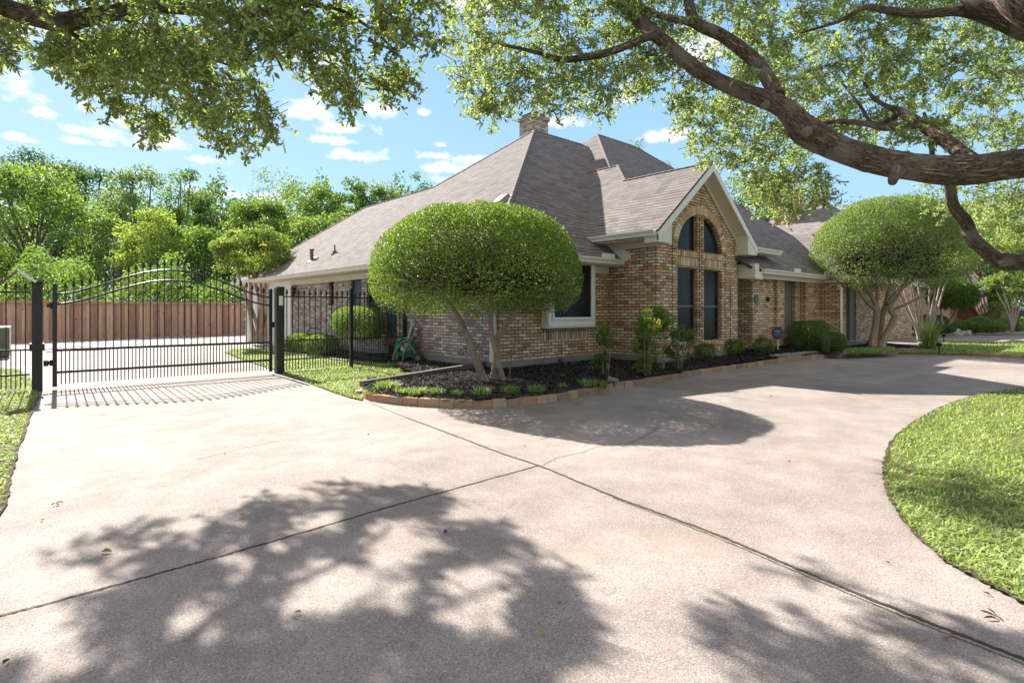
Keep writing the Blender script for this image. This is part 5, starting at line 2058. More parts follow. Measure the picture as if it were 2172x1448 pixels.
# bare brushwood among the left trees
bw_ = thing('bare_brush', 'leafless greyish brushwood standing between the left trees', 'brush', tuple(at_d(230, HY, 41)), None)
m = MB()
b0 = at_d(235, 640, 41)
for i in range(150):
    s = b0 + Vector((random.uniform(-2, 2), random.uniform(-1, 1), random.uniform(-.5, 3.0)))
    an = random.uniform(-1.2, 1.2)
    e = s + Vector((math.sin(an) * random.uniform(1, 3.0), random.uniform(-1, 1), random.uniform(1.5, 4.8)))
    m.tube(spline([s, (s + e) / 2 + Vector((random.uniform(-.3, .3), 0, random.uniform(-.2, .3))), e], 2), [.028, .024, .02, .014, .008], 4)
m.build('twigs', plain('grey_twig', (0.22, 0.18, 0.17), .9), bw_)


# ---- crape myrtle behind the gate
cmd = 21.3
tl0 = [P_(552, 724, cmd)]
paths = []
for (ex_, ey_, bx_) in ((500, 560, 540), (525, 570, 546), (555, 560, 550), (580, 575, 556), (600, 590, 560), (540, 540, 548), (568, 545, 553)):
    dz = random.uniform(-.4, .4)
    paths.append(([P_(bx_, 724, cmd), P_(bx_ + (ex_ - bx_) * .15 + random.uniform(-4, 4), 690, cmd + dz * .3), P_(bx_ + (ex_ - bx_) * .35 + random.uniform(-8, 8), 645, cmd + dz * .6), P_(bx_ + (ex_ - bx_) * .7, 605, cmd + dz * .8), P_(ex_, ey_, cmd + dz)], [.10, .075, .06, .05, .025]))
b = at_d(552, 724, cmd)
cm = thing('crape_myrtle', 'crape myrtle with smooth bare trunks and reddish tipped crown behind the gate', 'tree', (b.x, b.y, 0))
m = MB()
limbs(m, paths)
m.build('trunk', M_smooth, cm, smooth=True)
cc_ = at_d(540, 535, cmd)
P, D, C = crownpts(cc_, 1.5, 1.0, 60, 11000, .30)
leaves('crown', P, D, RNG.uniform(.07, .12, len(P)), .028, leafmat('crape_leaf', [(0.085, 0.14, 0.04), (0.165, 0.24, 0.07), (0.30, 0.36, 0.13)], .45), cm)
P, D, C = crownpts(at_d(537, 520, cmd), 1.25, .75, 60, 450, .3, hollow=.8)
leaves('new_tips', P, D, .08, .02, leafmat('crape_tip', [(0.4, 0.36, 0.12), (0.5, 0.45, 0.16)], .4), cm)

# ---- pale multi-stemmed crape myrtle behind the far topiary
cmd = 22.5
paths = []
for (x0, ex_, ey_) in ((1950, 1890, 560), (1952, 1905, 550), (1955, 1925, 560), (1960, 1945, 545), (1964, 1975, 550), (1968, 2000, 560), (1970, 2012, 590), (1956, 1930, 590), (1966, 1990, 575)):
    dz = random.uniform(-.6, .6)
    paths.append(([P_(x0, 722, cmd), P_(x0 + (ex_ - x0) * .12, 695, cmd), P_(x0 + (ex_ - x0) * .45, 655, cmd + dz * .5), P_(x0 + (ex_ - x0) * .8, 605, cmd + dz), P_(ex_, ey_, cmd + dz)], [.075, .05, .038, .03, .018]))
b = at_d(1960, 722, cmd)
cm2 = thing('crape_myrtle', 'crape myrtle with a sheaf of pale slender stems behind the far clipped tree', 'tree', (b.x, b.y, 0))
m = MB()
limbs(m, paths)
m.build('trunk', M_pale, cm2, smooth=True)
P, D, C = crownpts(at_d(2000, 505, cmd + 1.5), 2.9, 1.3, 60, 9000, .3)
leaves('crown', P, D, RNG.uniform(.08, .14, len(P)), .03, leafmat('pale_crape_leaf', [(0.18, 0.24, 0.10), (0.32, 0.38, 0.18), (0.5, 0.54, 0.3)], .42), cm2)
# ================================================================== LIVE OAKS OVERHEAD
# the sun picks out where gaps in the left crown fall on the drive: keep twigs whose shade lands in the leafy patches
SHA = [gp(*p) for p in ((-900, 1330), (0, 1185), (110, 1175), (300, 1088), (470, 1095), (600, 1040), (690, 1012), (900, 1030), (1000, 1052), (1085, 1120), (1150, 1190), (1230, 1260), (1270, 1335), (1180, 1420), (1150, 1700), (1150, 3000), (-3000, 3000))]
SHB = [gp(*p) for p in ((1455, 1300), (1600, 1262), (1710, 1185), (1850, 1215), (2172, 1320), (2500, 1500), (3500, 3000), (2000, 3000), (1760, 1600), (1560, 1410))]
HOL = [(770, 1250, 95, 40), (1010, 1290, 95, 62), (850, 1152, 80, 45), (690, 1225, 60, 32), (855, 1402, 34, 28), (640, 1290, 60, 28), (500, 1195, 36, 24), (90, 1330, 75, 50), (985, 1225, 45, 22), (1090, 1215, 40, 30),
       (180, 1230, 60, 24), (690, 1110, 40, 20), (1000, 1100, 60, 16), (400, 1310, 40, 26), (250, 1390, 50, 30), (1700, 1330, 60, 22), (1850, 1290, 70, 20), (1950, 1400, 80, 24)]
KX = sd.x / sd.z
KY = sd.y / sd.z


def shade_ok(B):
    """B (n,3): True where the shade on the drive is allowed"""
    gx_, gy_ = B[:, 0] - KX * B[:, 2], B[:, 1] - KY * B[:, 2]
    G = np.column_stack([gx_, gy_])
    dd = gx_ * VX + gy_ * VY
    vis = dd > 1.6
    ok = ~vis | inpoly(G, SHA) | inpoly(G, SHB)
    dd = np.maximum(dd, .5)
    sx_ = CX + FPX * (gx_ * VY - gy_ * VX) / dd
    sy_ = HY + FPX * EYE / dd
    for (a, b, ra_, rb_) in HOL:
        hit = ((sx_ - a) / (ra_ * 1.2)) ** 2 + ((sy_ - b) / (rb_ * 1.2)) ** 2 < 1
        ok &= ~(hit & (RNG.random(len(B)) < .95))
    return ok | (RNG.random(len(B)) < .02)


def spray(name, polys, parent, mat, ntw, per, L, W, bl=.26, guide=None):
    """polys: list of (outline in frame pixels, (dmin, dmax), share).  Twigs with leaves set in rosettes along them."""
    PP, DD, TW = [], [], []
    for poly, (d0, d1), share in polys:
        q = scatter(poly, int(ntw * share))
        nn = len(q)
        # clump: pull points toward a set of centres so that gaps open up
        cen = scatter(poly, max(8, int(nn / 15)))
        idx = np.argmin(((q[:, None, :] - cen[None, :, :]) ** 2).sum(2), 1)
        q = q + (cen[idx] - q) * RNG.uniform(.15, .6, (nn, 1))
        dcen = RNG.uniform(d0, d1, len(cen))
        d = dcen[idx] + RNG.normal(size=nn) * .25
        u = (q[:, 0] - CX) / FPX
        mkB = lambda d: np.column_stack([(VX + VY * u) * d, (VY - VX * u) * d, EYE + (HY - q[:, 1]) / FPX * d])
        B = mkB(d)
        if guide is not None:
            tdir = unit(RNG.normal(size=(nn, 3)) * np.array([1, 1, .6]) + np.array([0, 0, -.45]))
            both_ = lambda Bq: guide(Bq) & guide(Bq + tdir * bl * .7)
            bad = ~both_(B)
            for _ in range(12):
                d = np.where(bad, RNG.uniform(5.2, 9.2, nn), d)
                B = mkB(d)
                bad = bad & ~both_(B)
            keep = ~bad
            B, nn, tdir = B[keep], int(keep.sum()), tdir[keep]
        T_ = tdir if guide is not None else unit(RNG.normal(size=(nn, 3)) * np.array([1, 1, .6]) + np.array([0, 0, -.45]))
        ln = RNG.uniform(.5, 1.3, nn) * bl
        TW.append((B, T_, ln))
        i = np.repeat(np.arange(nn), per)
        s = RNG.random(len(i)) ** .7
        P = B[i] + T_[i] * (s * ln[i])[:, None] + RNG.normal(size=(len(i), 3)) * .012
        D = unit(T_[i] * .55 + RNG.normal(size=(len(i), 3)) * .75)
        PP.append(P)
        DD.append(D)
    P, D = np.concatenate(PP), np.concatenate(DD)
    nr = RNG.normal(size=(len(P), 3)) * .8 + np.array([0, 0, .9])
    leaves('crown', P, D, RNG.uniform(.65, 1.25, len(P)) * L, RNG.uniform(.8, 1.15, len(P)) * W, mat, parent, nrm=nr)
    return TW


def twigs(TW, parent, r=.004):
    B = np.concatenate([t[0] for t in TW])
    T_ = np.concatenate([t[1] for t in TW])
    ln = np.concatenate([t[2] for t in TW])
    n = len(B)
    A0 = B - T_ * (ln * .5)[:, None]
    A1 = B + T_ * ln[:, None]
    s = unit(np.cross(T_, RNG.normal(size=(n, 3))))
    t = np.cross(T_, s)
    V = np.stack([A0 + s * r, A0 - s * r * .5 + t * r * .87, A0 - s * r * .5 - t * r * .87, A1 + s * r * .5, A1 - s * r * .25 + t * r * .4, A1 - s * r * .25 - t * r * .4], 1).reshape(-1, 3)
    b = (np.arange(n) * 6)[:, None]
    F = np.concatenate([b + np.array([[0, 1, 4, 3]]), b + np.array([[1, 2, 5, 4]]), b + np.array([[2, 0, 3, 5]])], 1).reshape(-1)
    npmesh('twigs', V, np.full(3 * n, 4), F, np.full(3 * n, .5), M_twig, parent)


def px_path(lst, dflt=6.0):
    pts, rad = [], []
    for (x, y, d, wpx) in lst:
        pts.append(P_(x, y, d))
        rad.append(wpx / FPX * d / 2)
    return (pts, rad)


# right oak
tb = Vector((10.4, -1.1, 0))
oakR = thing('live_oak', 'spreading oak with long low limbs reaching in from the right edge', 'tree', tuple(tb), 'live oaks arching over the drive')
m = MB()
LR = [
    px_path([(2620, 380, 6.4, 91), (2400, 335, 5.4, 70), (2172, 347, 5.3, 62), (2050, 362, 5.4, 64), (1950, 356, 5.6, 58), (1860, 340, 5.8, 56), (1780, 312, 6.0, 50), (1700, 262, 6.2, 47), (1650, 222, 6.3, 41), (1560, 188, 6.6, 33), (1480, 148, 6.9, 30), (1400, 82, 7.3, 29), (1320, 10, 7.7, 26), (1230, -70, 8.1, 20), (1100, -170, 8.6, 9)]),
    px_path([(1850, 345, 5.85, 46), (1780, 322, 6.05, 43), (1730, 305, 6.15, 35), (1690, 285, 6.25, 29), (1675, 262, 6.3, 24), (1655, 238, 6.35, 20), (1628, 220, 6.4, 12)]),
    px_path([(1905, 362, 5.6, 29), (1896, 376, 5.55, 22), (1893, 386, 5.5, 17)]),
    px_path([(1650, 205, 6.4, 31), (1618, 150, 6.7, 29), (1585, 115, 6.9, 29), (1530, 75, 7.1, 26), (1475, 48, 7.3, 24), (1462, 10, 7.5, 21), (1445, -60, 7.8, 12)]),
    px_path([(1475, 50, 7.3, 17), (1440, 42, 7.3, 15), (1395, 32, 7.4, 12), (1330, 0, 7.6, 9), (1300, -30, 7.7, 4)]),
    px_path([(1388, 72, 7.3, 19), (1360, 84, 7.3, 17), (1300, 108, 7.3, 16), (1240, 122, 7.4, 15), (1190, 126, 7.5, 13), (1140, 112, 7.6, 9), (1090, 100, 7.8, 7), (1030, 90, 8.0, 4)]),
    px_path([(2260, 80, 5.6, 52), (2172, 66, 5.8, 38), (2110, 45, 5.9, 26), (2040, 24, 6.1, 22), (1950, 30, 6.3, 17), (1880, 22, 6.5, 15), (1835, 16, 6.6, 12), (1780, 45, 6.7, 8), (1700, 70, 6.9, 4)]),
    px_path([(2260, 90, 5.6, 52), (2172, 52, 5.7, 45), (2120, 30, 5.8, 34), (2070, 12, 5.9, 29), (2035, -20, 6.1, 24)]),
    px_path([(2330, 60, 5.2, 95), (2180, 12, 5.3, 77), (2120, -60, 5.4, 60)]),
    px_path([(2080, 350, 5.7, 29), (2040, 325, 6.0, 29), (2010, 302, 6.2, 28), (1960, 268, 6.5, 24), (1925, 248, 6.7, 21), (1908, 236, 6.8, 17), (1880, 225, 7.0, 10), (1850, 205, 7.1, 8), (1830, 170, 7.2, 4)]),
    px_path([(1925, 262, 6.6, 15), (1880, 272, 6.7, 13), (1830, 262, 6.9, 11), (1780, 258, 7.0, 10), (1745, 262, 7.1, 7)]),
    px_path([(1912, 238, 6.8, 14), (1885, 255, 6.9, 10), (1850, 262, 7.0, 8), (1825, 225, 7.1, 6), (1790, 180, 7.3, 4)]),
    px_path([(1978, 335, 6.3, 10), (1976, 310, 6.6, 10), (1974, 280, 6.9, 9), (1960, 240, 7.1, 6)]),
    px_path([(2012, 372, 6.3, 19), (2016, 400, 6.5, 20), (2024, 440, 6.7, 22), (2048, 470, 6.8, 25), (2062, 505, 6.8, 27), (2095, 535, 6.8, 28), (2125, 556, 6.7, 33), (2172, 556, 6.6, 34), (2260, 545, 6.5, 45), (2420, 500, 6.6, 69)]),
    px_path([(2128, 552, 6.62, 29), (2140, 550, 6.55, 29), (2150, 545, 6.5, 17)]),
    ([tuple(tb - Vector((0, 0, .2))), tuple(tb + Vector((0, .05, 1.0))), P_(2560, 520, 7.2), P_(2600, 380, 6.6), P_(2480, 170, 6.2), P_(2300, 60, 5.8)], [.55, .42, .38, .36, .30, .2]),
    ([P_(2580, 480, 7.0), P_(2500, 500, 6.8), P_(2420, 500, 6.6)], [.25, .23, .2]),
]
limbs(m, LR, .035, 16)
m.build('trunk', M_oak, oakR, smooth=True)
for (px, py, d, rr_) in ((1712, 279, 6.02, .045), (1625, 222, 6.3, .04)):
    m = MB()
    c = at_d(px, py, d)
    m.tube([c + ey * .04, c - ey * .03, c - ey * .045], [rr_ * 1.2, rr_ * 1.1, rr_ * .6], 12)
    m.build('pruning_scar', M_timber, oakR)

POLR = [
    ([(955, -160), (955, 120), (965, 225), (990, 235), (1010, 262), (1065, 268), (1095, 225), (1150, 245), (1205, 235), (1290, 250), (1330, 205), (1390, 200), (1420, 120), (1350, -160)], (7.2, 9.0), .27),
    ([(1300, -160), (1330, 110), (1420, 170), (1400, 210), (1500, 240), (1640, 240), (1660, 120), (1560, -160)], (7.2, 10.0), .11),
    ([(1560, -160), (1560, 130), (1640, 215), (1720, 260), (1820, 320), (1990, 300), (2200, 320), (2200, -160)], (6.6, 10.5), .42),
    ([(1410, 200), (1450, 290), (1470, 330), (1560, 360), (1580, 430), (1700, 470), (1770, 400), (1720, 290), (1620, 230), (1540, 205)], (8.0, 10.5), .11),
    ([(1960, 380), (1960, 440), (2050, 470), (2172, 470), (2300, 380), (2172, 340)], (9.0, 12.0), .035),
    ([(2200, -300), (2200, 320), (2600, 260), (2700, -300)], (6.0, 9.0), .05),
]
TW = spray('crown', POLR, oakR, M_oakr, 7600, 13, .062, .0145, .26)
twigs(TW, oakR)

# left oak
tbL = Vector((-2.6, 6.4, 0))
oakL = thing('live_oak', 'oak whose dark leafy limb hangs across the upper left of the view', 'tree', tuple(tbL), 'live oaks arching over the drive')
m = MB()
LL = [
    px_path([(-420, -40, 5.6, 70), (-200, -60, 5.6, 56), (-60, -20, 5.8, 44), (0, 12, 6.0, 38), (60, 32, 6.1, 40), (130, 47, 6.2, 42), (180, 38, 6.4, 36), (250, 26, 6.6, 32), (330, 14, 6.9, 30), (420, 20, 6.9, 26), (500, 26, 6.7, 22), (580, 24, 6.3, 18), (660, -5, 6.1, 16), (760, -40, 6.0, 10)]),
    px_path([(98, 52, 6.15, 12), (150, 70, 6.4, 11), (200, 105, 6.6, 10), (240, 130, 6.8, 9), (310, 160, 7.0, 8), (380, 190, 7.2, 6), (450, 240, 7.4, 4)]),
    px_path([(240, 28, 6.6, 12), (300, 60, 6.8, 9), (360, 100, 7.0, 7), (430, 120, 7.2, 6), (520, 150, 7.4, 4)]),
    px_path([(600, 14, 6.2, 10), (700, 15, 6.1, 9), (770, 50, 6.0, 7), (830, 100, 6.0, 5), (870, 150, 6.0, 3)]),
    px_path([(500, 25, 6.7, 8), (560, 80, 6.2, 6), (600, 150, 5.8, 4)]),
    ([tuple(tbL - Vector((0, 0, .2))), tuple(tbL + Vector((.1, 0, 1.5))), tuple(tbL + Vector((.2, .1, 3.2))), P_(-420, -40, 5.6)], [.42, .34, .30, .2]),
]
limbs(m, LL, .035, 14)
m.build('trunk', M_oak, oakL, smooth=True)
POLL = [
    ([(-160, -220), (-160, 60), (0, 120), (20, 95), (70, 110), (105, 150), (150, 190), (210, 175), (330, 130), (330, -220)], (5.9, 6.9), .24),
    ([(-40, 30), (-40, 150), (20, 145), (30, 60)], (5.6, 6.0), .012),
    ([(140, 70), (150, 190), (245, 232), (330, 275), (400, 262), (440, 300), (480, 322), (530, 305), (530, 60)], (6.7, 8.1), .215),
    ([(530, 60), (530, 300), (560, 290), (600, 250), (640, 200), (640, 60)], (5.3, 6.0), .07),
    ([(320, -220), (320, 120), (530, 150), (530, -220)], (6.8, 8.2), .14),
    ([(530, -220), (530, 70), (640, 70), (640, -220)], (5.3, 6.0), .07),
    ([(640, -220), (620, 60), (640, 195), (690, 200), (735, 235), (765, 200), (850, 215), (880, 160), (940, 190), (965, 120), (930, 20), (930, -220)], (5.4, 6.3), .20),
    ([(300, 262), (320, 285), (340, 285), (350, 262)], (7.2, 7.6), .005),
]
TW = spray('crown', POLL, oakL, M_oakl, 3900, 12, .068, .016, .24, guide=shade_ok)
twigs(TW, oakL)

# ================================================================== NEIGHBOURS ON THE RIGHT
nh = thing('neighbour_house', 'neighbouring brick house with steep purplish roof and square brick chimney', 'house', (30, 8, 0))
m = MB()
E = [(30, 8.5, 2.7), (50, 8.5, 2.7), (50, 22, 2.7), (30, 22, 2.7)]
ra, rb = (38.8, 13.7, 8.7), (43, 15, 8.7)
roofpoly(m, [E[0], E[3], ra])
roofpoly(m, [E[0], E[1], rb, ra])
roofpoly(m, [E[1], E[2], rb])
roofpoly(m, [E[3], E[2], rb, ra])
roofpoly(m, [(27.5, 7.0, 2.6), (27.5, 13, 2.6), (30.5, 11.5, 5.0), (30.5, 8.9, 5.0)])
roofpoly(m, [(27.5, 7.0, 2.6), (33.5, 7.0, 2.6), (30.5, 8.9, 5.0)])
m.build('roof', shinglemat('neighbour_shingle', 1.25), nh)
m = MB()
wallpoly(m, 'X', 30.5, rect(9, 21.5, 0, 2.7))
wallpoly(m, 'Y', 9.0, rect(30.5, 49.5, 0, 2.7), [rect(36, 37.5, .6, 2.2), rect(33, 34, .6, 2.2)])
wallpoly(m, 'X', 28, rect(7.5, 12.5, 0, 2.6))
wallpoly(m, 'Y', 7.5, rect(28, 33, 0, 2.6))
m.build('wall', M_brick, nh)
for a, b in ((36, 37.5), (33, 34)):
    window('Y', 9.0, a, b, .6, 2.2, .1, nh)
m = MB()
m.bx(35.8, 37.2, 14.2, 15.4, 4, 8.75)
m.bx(35.72, 37.28, 14.12, 15.48, 8.75, 9.0)
m.build('chimney', brickmat('neighbour_chimney', pal=dim(PAL, .8, (1.1, .75, .75))), nh)
m = MB()
m.bx(27.4, 33.6, 6.9, 7.0, 2.42, 2.6)
m.bx(27.4, 27.5, 6.9, 13, 2.42, 2.6)
m.build('fascia', M_trim, nh)

n2 = thing('far_house', 'far brick house with dark shaded roof behind the flag', 'house', (52, 6, 0))
c = at_d(2060, 600, 44)
m = MB()
X0, Y0 = c.x - 3, c.y + .5
wallpoly(m, 'Y', Y0, rect(X0 - 6, X0 + 14, 0, 3.0), [rect(X0 + 4.3, X0 + 5.6, .5, 2.2)])
wallpoly(m, 'X', X0 - 6, rect(Y0, Y0 + 9, 0, 3.0))
wallpoly(m, 'X', X0 + 1.5, rect(Y0 - 2.5, Y0, 0, 3.0))
wallpoly(m, 'Y', Y0 - 2.5, rect(X0 + 1.5, X0 + 5, 0, 3.0))
m.build('wall', brickmat('far_brick', pal=dim(PAL, .85, (1.15, .85, .8))), n2)
m = MB()
roofpoly(m, [(X0 - 6.5, Y0 - .5, 3.0), (X0 + 14, Y0 - .5, 3.0), (X0 + 11, Y0 + 4.5, 6.2), (X0 - 2, Y0 + 4.5, 6.2)])
roofpoly(m, [(X0 - 6.5, Y0 - .5, 3.0), (X0 - 6.5, Y0 + 9.5, 3.0), (X0 - 2, Y0 + 4.5, 6.2)])
roofpoly(m, [(X0 + 1, Y0 - 3, 3.0), (X0 + 5.5, Y0 - 3, 3.0), (X0 + 5.5, Y0 + 2, 5.6), (X0 + 3.2, Y0 + .5, 5.6)])
roofpoly(m, [(X0 + 1, Y0 - 3, 3.0), (X0 + 1, Y0 + 3, 3.0), (X0 + 3.2, Y0 + .5, 5.6)])
m.build('roof', shinglemat('far_shingle', .9), n2)
window('Y', Y0, X0 + 4.3, X0 + 5.6, .5, 2.2, .1, n2)
m = MB()
m.bx(X0 + .9, X0 + 5.6, Y0 - 3.1, Y0 - 3, 2.8, 3.0)
m.bx(X0 - 6.6, X0 + .9, Y0 - .6, Y0 - .5, 2.8, 3.0)
m.build('fascia', M_trim, n2)

# flag
fd_ = 40
ft = thing('flag', 'american flag hanging from a slanting pole in front of the far house', 'flag', tuple(at_d(2095, 640, fd_)))
m = MB()
pA, pB = at_d(2090, 608, fd_), at_d(2060, 622, fd_ - .3)
m.tube([Vector((X0 + 1.55, Y0 - 2.5, 2.5)), pA, pB], .04, 8)
m.box((X0 + 1.6, Y0 - 2.53, 2.5), (.14, .06, .2))
m.build('pole', M_trimw, ft)


def flagmesh():
    nx, ny = 26, 13
    p00, p10, p01, p11 = at_d(2060, 620, fd_), at_d(2091, 606, fd_), at_d(2073, 674, fd_), at_d(2096, 658, fd_)
    mr_, mw, mbl = MB(), MB(), MB()
    st = []

    def pt(u, v):        # u along the length (downwards), v across
        a = p00.lerp(p10, v)
        b = p01.lerp(p11, v)
        q = a.lerp(b, u)
        return q + ey * (.10 * math.sin(v * 9 + u * 4)) + ex * (.04 * math.sin(u * 8))
    for j in range(ny):
        for i in range(nx):
            u0, u1, v0, v1 = i / nx, (i + 1) / nx, j / ny, (j + 1) / ny
            tgt = mbl if (u0 < .42 and j >= 6) else (mr_ if j % 2 == 0 else mw)
            tgt.face([pt(u0, v0), pt(u1, v0), pt(u1, v1), pt(u0, v1)], .5)
    for r_ in range(7):
        for c_ in range(6):
            u, v = .03 + .37 * (r_ + .5) / 7, .48 + .5 * (c_ + .5) / 6
            q = pt(u, v) - ey * .012
            st.append(q)
    ms = MB()
    for q in st:
        ms.mesh([q + ex * .028 * math.sin(k * math.pi / 5) * (1 if k % 2 == 0 else .45) + Vector((0, 0, .028 * math.cos(k * math.pi / 5) * (1 if k % 2 == 0 else .45))) for k in range(10)], [tuple(range(10))])
    mr_.build('red_stripes', plain('flag_red', (0.45, 0.02, 0.03), .7), ft)
    mw.build('white_stripes', plain('flag_white', (0.75, 0.75, 0.75), .7), ft)
    cn = mbl.build('canton', plain('flag_blue', (0.02, 0.04, 0.2), .7), ft)
    ms.build('stars', M_trimw, cn)


flagmesh()

# mailbox under the far small tree
c = at_z(2158, 700, 0)
mbx = thing('mailbox', 'black mailbox on a post near the right edge', 'mailbox', tuple(c))
m = MB()
m.tube([c, c + Vector((0, 0, 1.0))], .06, 8)
m.build('post', M_iron, mbx)
m = MB()
m.box(c + Vector((0, 0, 1.15)), (.75, .35, .35), -TH)
m.build('mailbox_body', M_iron, mbx, bevel=.08)


# far planting
def ball(name, label, px, ybase, wpx, ytop, d, mat, n=4000, cat='shrub', group=None):
    b = at_d(px, ybase, d)
    r = wpx / FPX * d / 2
    zt = EYE + (HY - ytop) / FPX * d
    zb = max(0.0, EYE + (HY - ybase) / FPX * d)
    return clipped(name, label, (b.x, b.y, (zt + zb) / 2), r, r, (zt - zb) / 2, n, .075, .026, mat, cat, 2.3, group, twigs=20)


c = at_d(2020, 640, 30)
dome('clipped_tree', 'small dark round clipped tree standing left of the flag', (c.x, c.y), 1.15, EYE + (658 - 650) / FPX * 30, EYE + (658 - 596) / FPX * 30, 16000, M_box, L=.08, W=.026, group=None, lower=.3,
     trunkpaths=[([tuple(at_d(2008, 712, 30)), tuple(at_d(2012, 690, 30)), tuple(at_d(2028, 660, 30)), tuple(at_d(2030, 640, 30))], [.09, .07, .06, .04]), ([tuple(at_d(2008, 712, 30)), tuple(at_d(1998, 680, 30)), tuple(at_d(1996, 645, 30))], [.07, .06, .04])], nin=1500, ntw=40)
FB = [(1975, 712, 66, 668, 31, G_B, 'low dark shrub between the pale stems and the small clipped tree'), (2040, 708, 60, 680, 32, G_C, 'leafy garden shrub below the small clipped tree'), (2078, 706, 40, 672, 33, G_C, 'leafy garden shrub directly under the flag'),
      (2112, 700, 60, 640, 35, M_box, 'dark square hedge right of the flag'), (2100, 704, 56, 684, 30, G_A, 'bright low shrub under the dark square hedge'), (2150, 700, 70, 676, 31, G_C, 'low shrub below the mailbox at the right edge'), (1905, 706, 60, 660, 30, G_C, 'green shrub behind the twisting trunks'),
      (2000, 706, 40, 690, 28, G_B, 'small dark shrub by the pale boulders')]
for (px, yb, wp, yt, d, mt, lab) in FB:
    ball('garden_shrub', lab, px, yb, wp, yt, d, mt, 2600, 'shrub', 'shrubs in the neighbouring garden')
# young crape myrtle far right
b = at_d(2148, 702, 29)
yc = thing('crape_myrtle', 'young crape myrtle with several thin trunks at the right edge beyond the lawn', 'tree', (b.x, b.y, 0))
m = MB()
limbs(m, [([P_(2146, 704, 29), P_(2142 + k * 3, 680, 29), P_(2128 + k * 9, 645, 29), P_(2110 + k * 16, 610, 29)], [.07, .05, .045, .02]) for k in range(5)])
m.build('trunk', M_pale, yc, smooth=True)
P, D, C = crownpts(at_d(2148, 600, 29), 1.35, .7, 30, 6000, .38)
leaves('crown', P, D, RNG.uniform(.08, .14, len(P)), .035, leafmat('young_leaf', [(0.1, 0.16, 0.05), (0.2, 0.28, 0.1), (0.4, 0.42, 0.22)], .4), yc)

# boulders
BL = [(1895, 712, 26), (1925, 712, 22), (1955, 713, 24), (1990, 709, 20), (2000, 711, 18), (2022, 711, 26), (2035, 711, 14), (2049, 711, 18), (2134, 706, 14), (2141, 706, 14), (2160, 703, 30)]
BLAB = ['pale boulder behind the twisting trunks, leftmost of the row', 'pale boulder just left of the pale stems', 'low boulder behind the pale stems', 'small boulder right of the pale stems', 'flat boulder left of the big square one',
        'big squarish pale boulder in the middle of the row', 'narrow upright boulder right of the squarish one', 'small wedge shaped boulder ending the row', 'upright boulder under the young crape myrtle, left of two',
        'upright boulder under the young crape myrtle, right of two', 'long low grey boulder at the right edge']
for (px, py, wp), lab in zip(BL, BLAB):
    g = at_z(px, py, 0.0)
    d = g.x * VX + g.y * VY
    r = wp / FPX * d / 2
    V, F = [], []
    import bmesh
    bm = bmesh.new()
    bmesh.ops.create_icosphere(bm, subdivisions=3, radius=1)
    sx, sy, sz = r, r * random.uniform(.7, 1), r * random.uniform(.55, .85)
    ph = [random.uniform(0, 6) for _ in range(6)]
    for v in bm.verts:
        n_ = v.co.copy()
        k = 1 + .12 * math.sin(n_.x * 4 + ph[0]) + .1 * math.sin(n_.y * 5 + ph[1]) + .08 * math.sin(n_.z * 7 + ph[2]) + random.uniform(-.02, .02)
        co = Vector([math.copysign(abs(a) ** .75, a) for a in n_]) * k
        v.co = Vector((co.x * sx, co.y * sy, co.z * sz))
    me = bpy.data.meshes.new('boulder')
    bm.to_mesh(me)
    bm.free()
    me.materials.append(M_stone)
    me.polygons.foreach_set('use_smooth', [True] * len(me.polygons))
    o = link('boulder', me)
    o.location = (g.x, g.y, sz * .6)
    o.rotation_euler = (0, 0, random.uniform(0, 3))
    setp(o, lab, 'boulder', 'boulders edging the neighbouring garden')
# small path light on the far lawn
for (px, py, z, lab) in ((2002, 724, .08, 'small dark path light at the back of the far lawn'), (1992, 749, .08, 'small black spotlight on the lawn beside the brick edging')):
    g = at_z(px, py, z)
    t = thing('path_light', lab, 'garden light', tuple(g), 'small lights on the far lawn')
    m = MB()
    m.tube([g - Vector((0, 0, .05)), g + Vector((0, 0, .2))], .02, 6)
    m.build('stake', M_iron, t)
    m = MB()
    m.lathe((g.x, g.y, g.z + .2), [(0.05, 0), (.07, .05), (.08, .07), (0, .13)], 10)
    m.build('lamp_shade', M_iron, t)

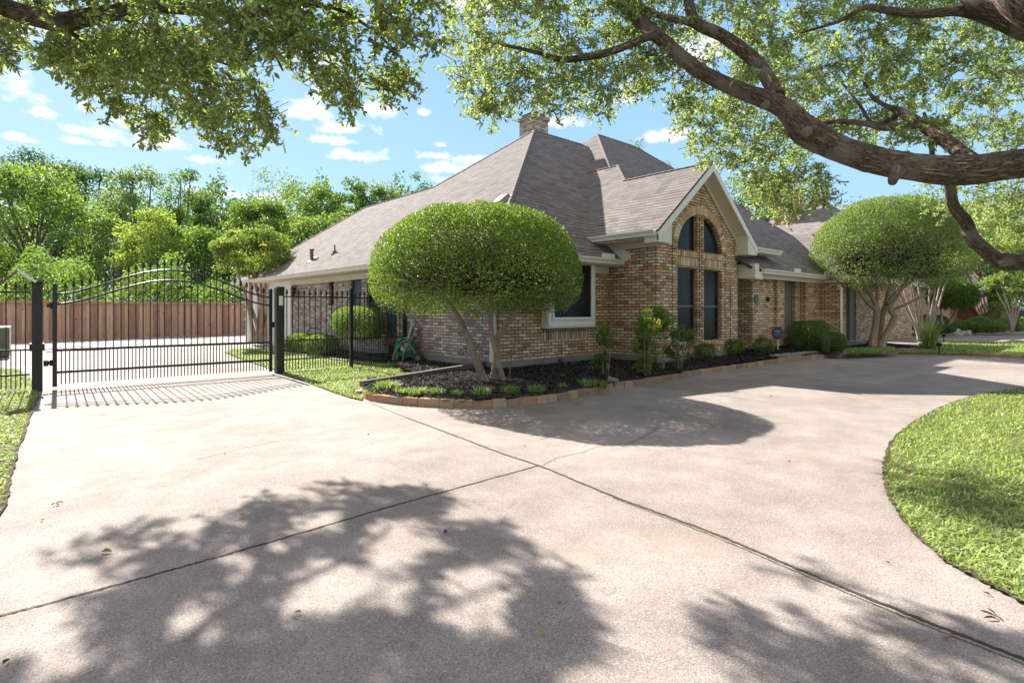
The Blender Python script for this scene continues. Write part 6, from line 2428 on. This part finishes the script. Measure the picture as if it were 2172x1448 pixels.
# ================================================================== LITTER ON THE DRIVE
M_dry = leafmat('dry_leaf', [(0.25, 0.17, 0.09), (0.42, 0.33, 0.22)], .15, .7)
M_drk = leafmat('dark_leaf', [(0.05, 0.03, 0.02), (0.10, 0.06, 0.04)], .1, .8)
M_ylw = leafmat('fallen_yellow_leaf', [(0.40, 0.30, 0.03), (0.5, 0.38, 0.05)], .2, .6)
LF = [(1150, 1350, .07, M_ylw, 'yellow fallen leaf on the shaded concrete'), (1180, 1275, .05, M_dry, 'pale curled leaf lying right of the shadow'), (935, 1426, .06, M_dry, 'pale curled leaf near the bottom edge'), (873, 1371, .05, M_dry, 'small pale leaf in the deep shadow'),
      (214, 1170, .10, M_dry, 'long pale leaf on the lit concrete at the left'), (506, 1092, .08, M_dry, 'pale leaf at the edge of the tree shadow'), (942, 1132, .08, M_drk, 'dark leaf inside the upper tree shadow'), (640, 1297, .05, M_dry, 'pale flake in the shadow left of centre'),
      (92, 1104, .05, M_drk, 'tiny dark leaf on the lit concrete at the left'), (117, 1068, .09, M_drk, 'thin dark twig like leaf at the left'), (1678, 979, .05, M_drk, 'dark curled leaf right of the crossing joints'), (1675, 1003, .04, M_dry, 'tiny pale leaf right of the crossing joints'),
      (1116, 946, .04, M_drk, 'small dark leaf just beyond the crossing joints'), (1160, 949, .04, M_drk, 'small dark leaf near the topiary shadow edge'), (1639, 840, .07, M_drk, 'dark leaf on the sunny patch before the house shadow'), (2102, 1262, .05, M_drk, 'dark leaf beside the lawn at the right'),
      (2115, 1310, .10, M_drk, 'dark twig cluster beside the joint at the right'), (4, 1410, .06, M_drk, 'dark leaf at the lower left corner'), (475, 961, .06, M_drk, 'dark leaf on the faint crack'), (785, 921, .05, M_drk, 'dark leaf left of the long joint'), (1888, 1195, .04, M_drk, 'tiny dark leaf between the joint and the lawn'), (1998, 1354, .08, M_dry, 'thin pale leaf just below the long joint')]
for (px, py, L, mt, lab) in LF:
    g = at_z(px, py, .006)
    k = 3 if mt is M_drk and L > .08 else 1
    P = np.array([[g.x, g.y, .008 + .004 * i] for i in range(k)])
    a = RNG.random(k) * 6.28
    if px == 214 or px == 506:
        a = np.array([-TH])
    D = np.column_stack([np.cos(a), np.sin(a), np.full(k, .12)])
    L *= .62
    o = leaves('fallen_leaf', P, unit(D), L, L * (.07 if k == 3 else .2), mt, nrm=np.tile([[0, 0, 1.0]], (k, 1)) + RNG.normal(size=(k, 3)) * .15, fold=.5)
    setp(o, lab, 'leaf', 'leaves scattered on the drive')
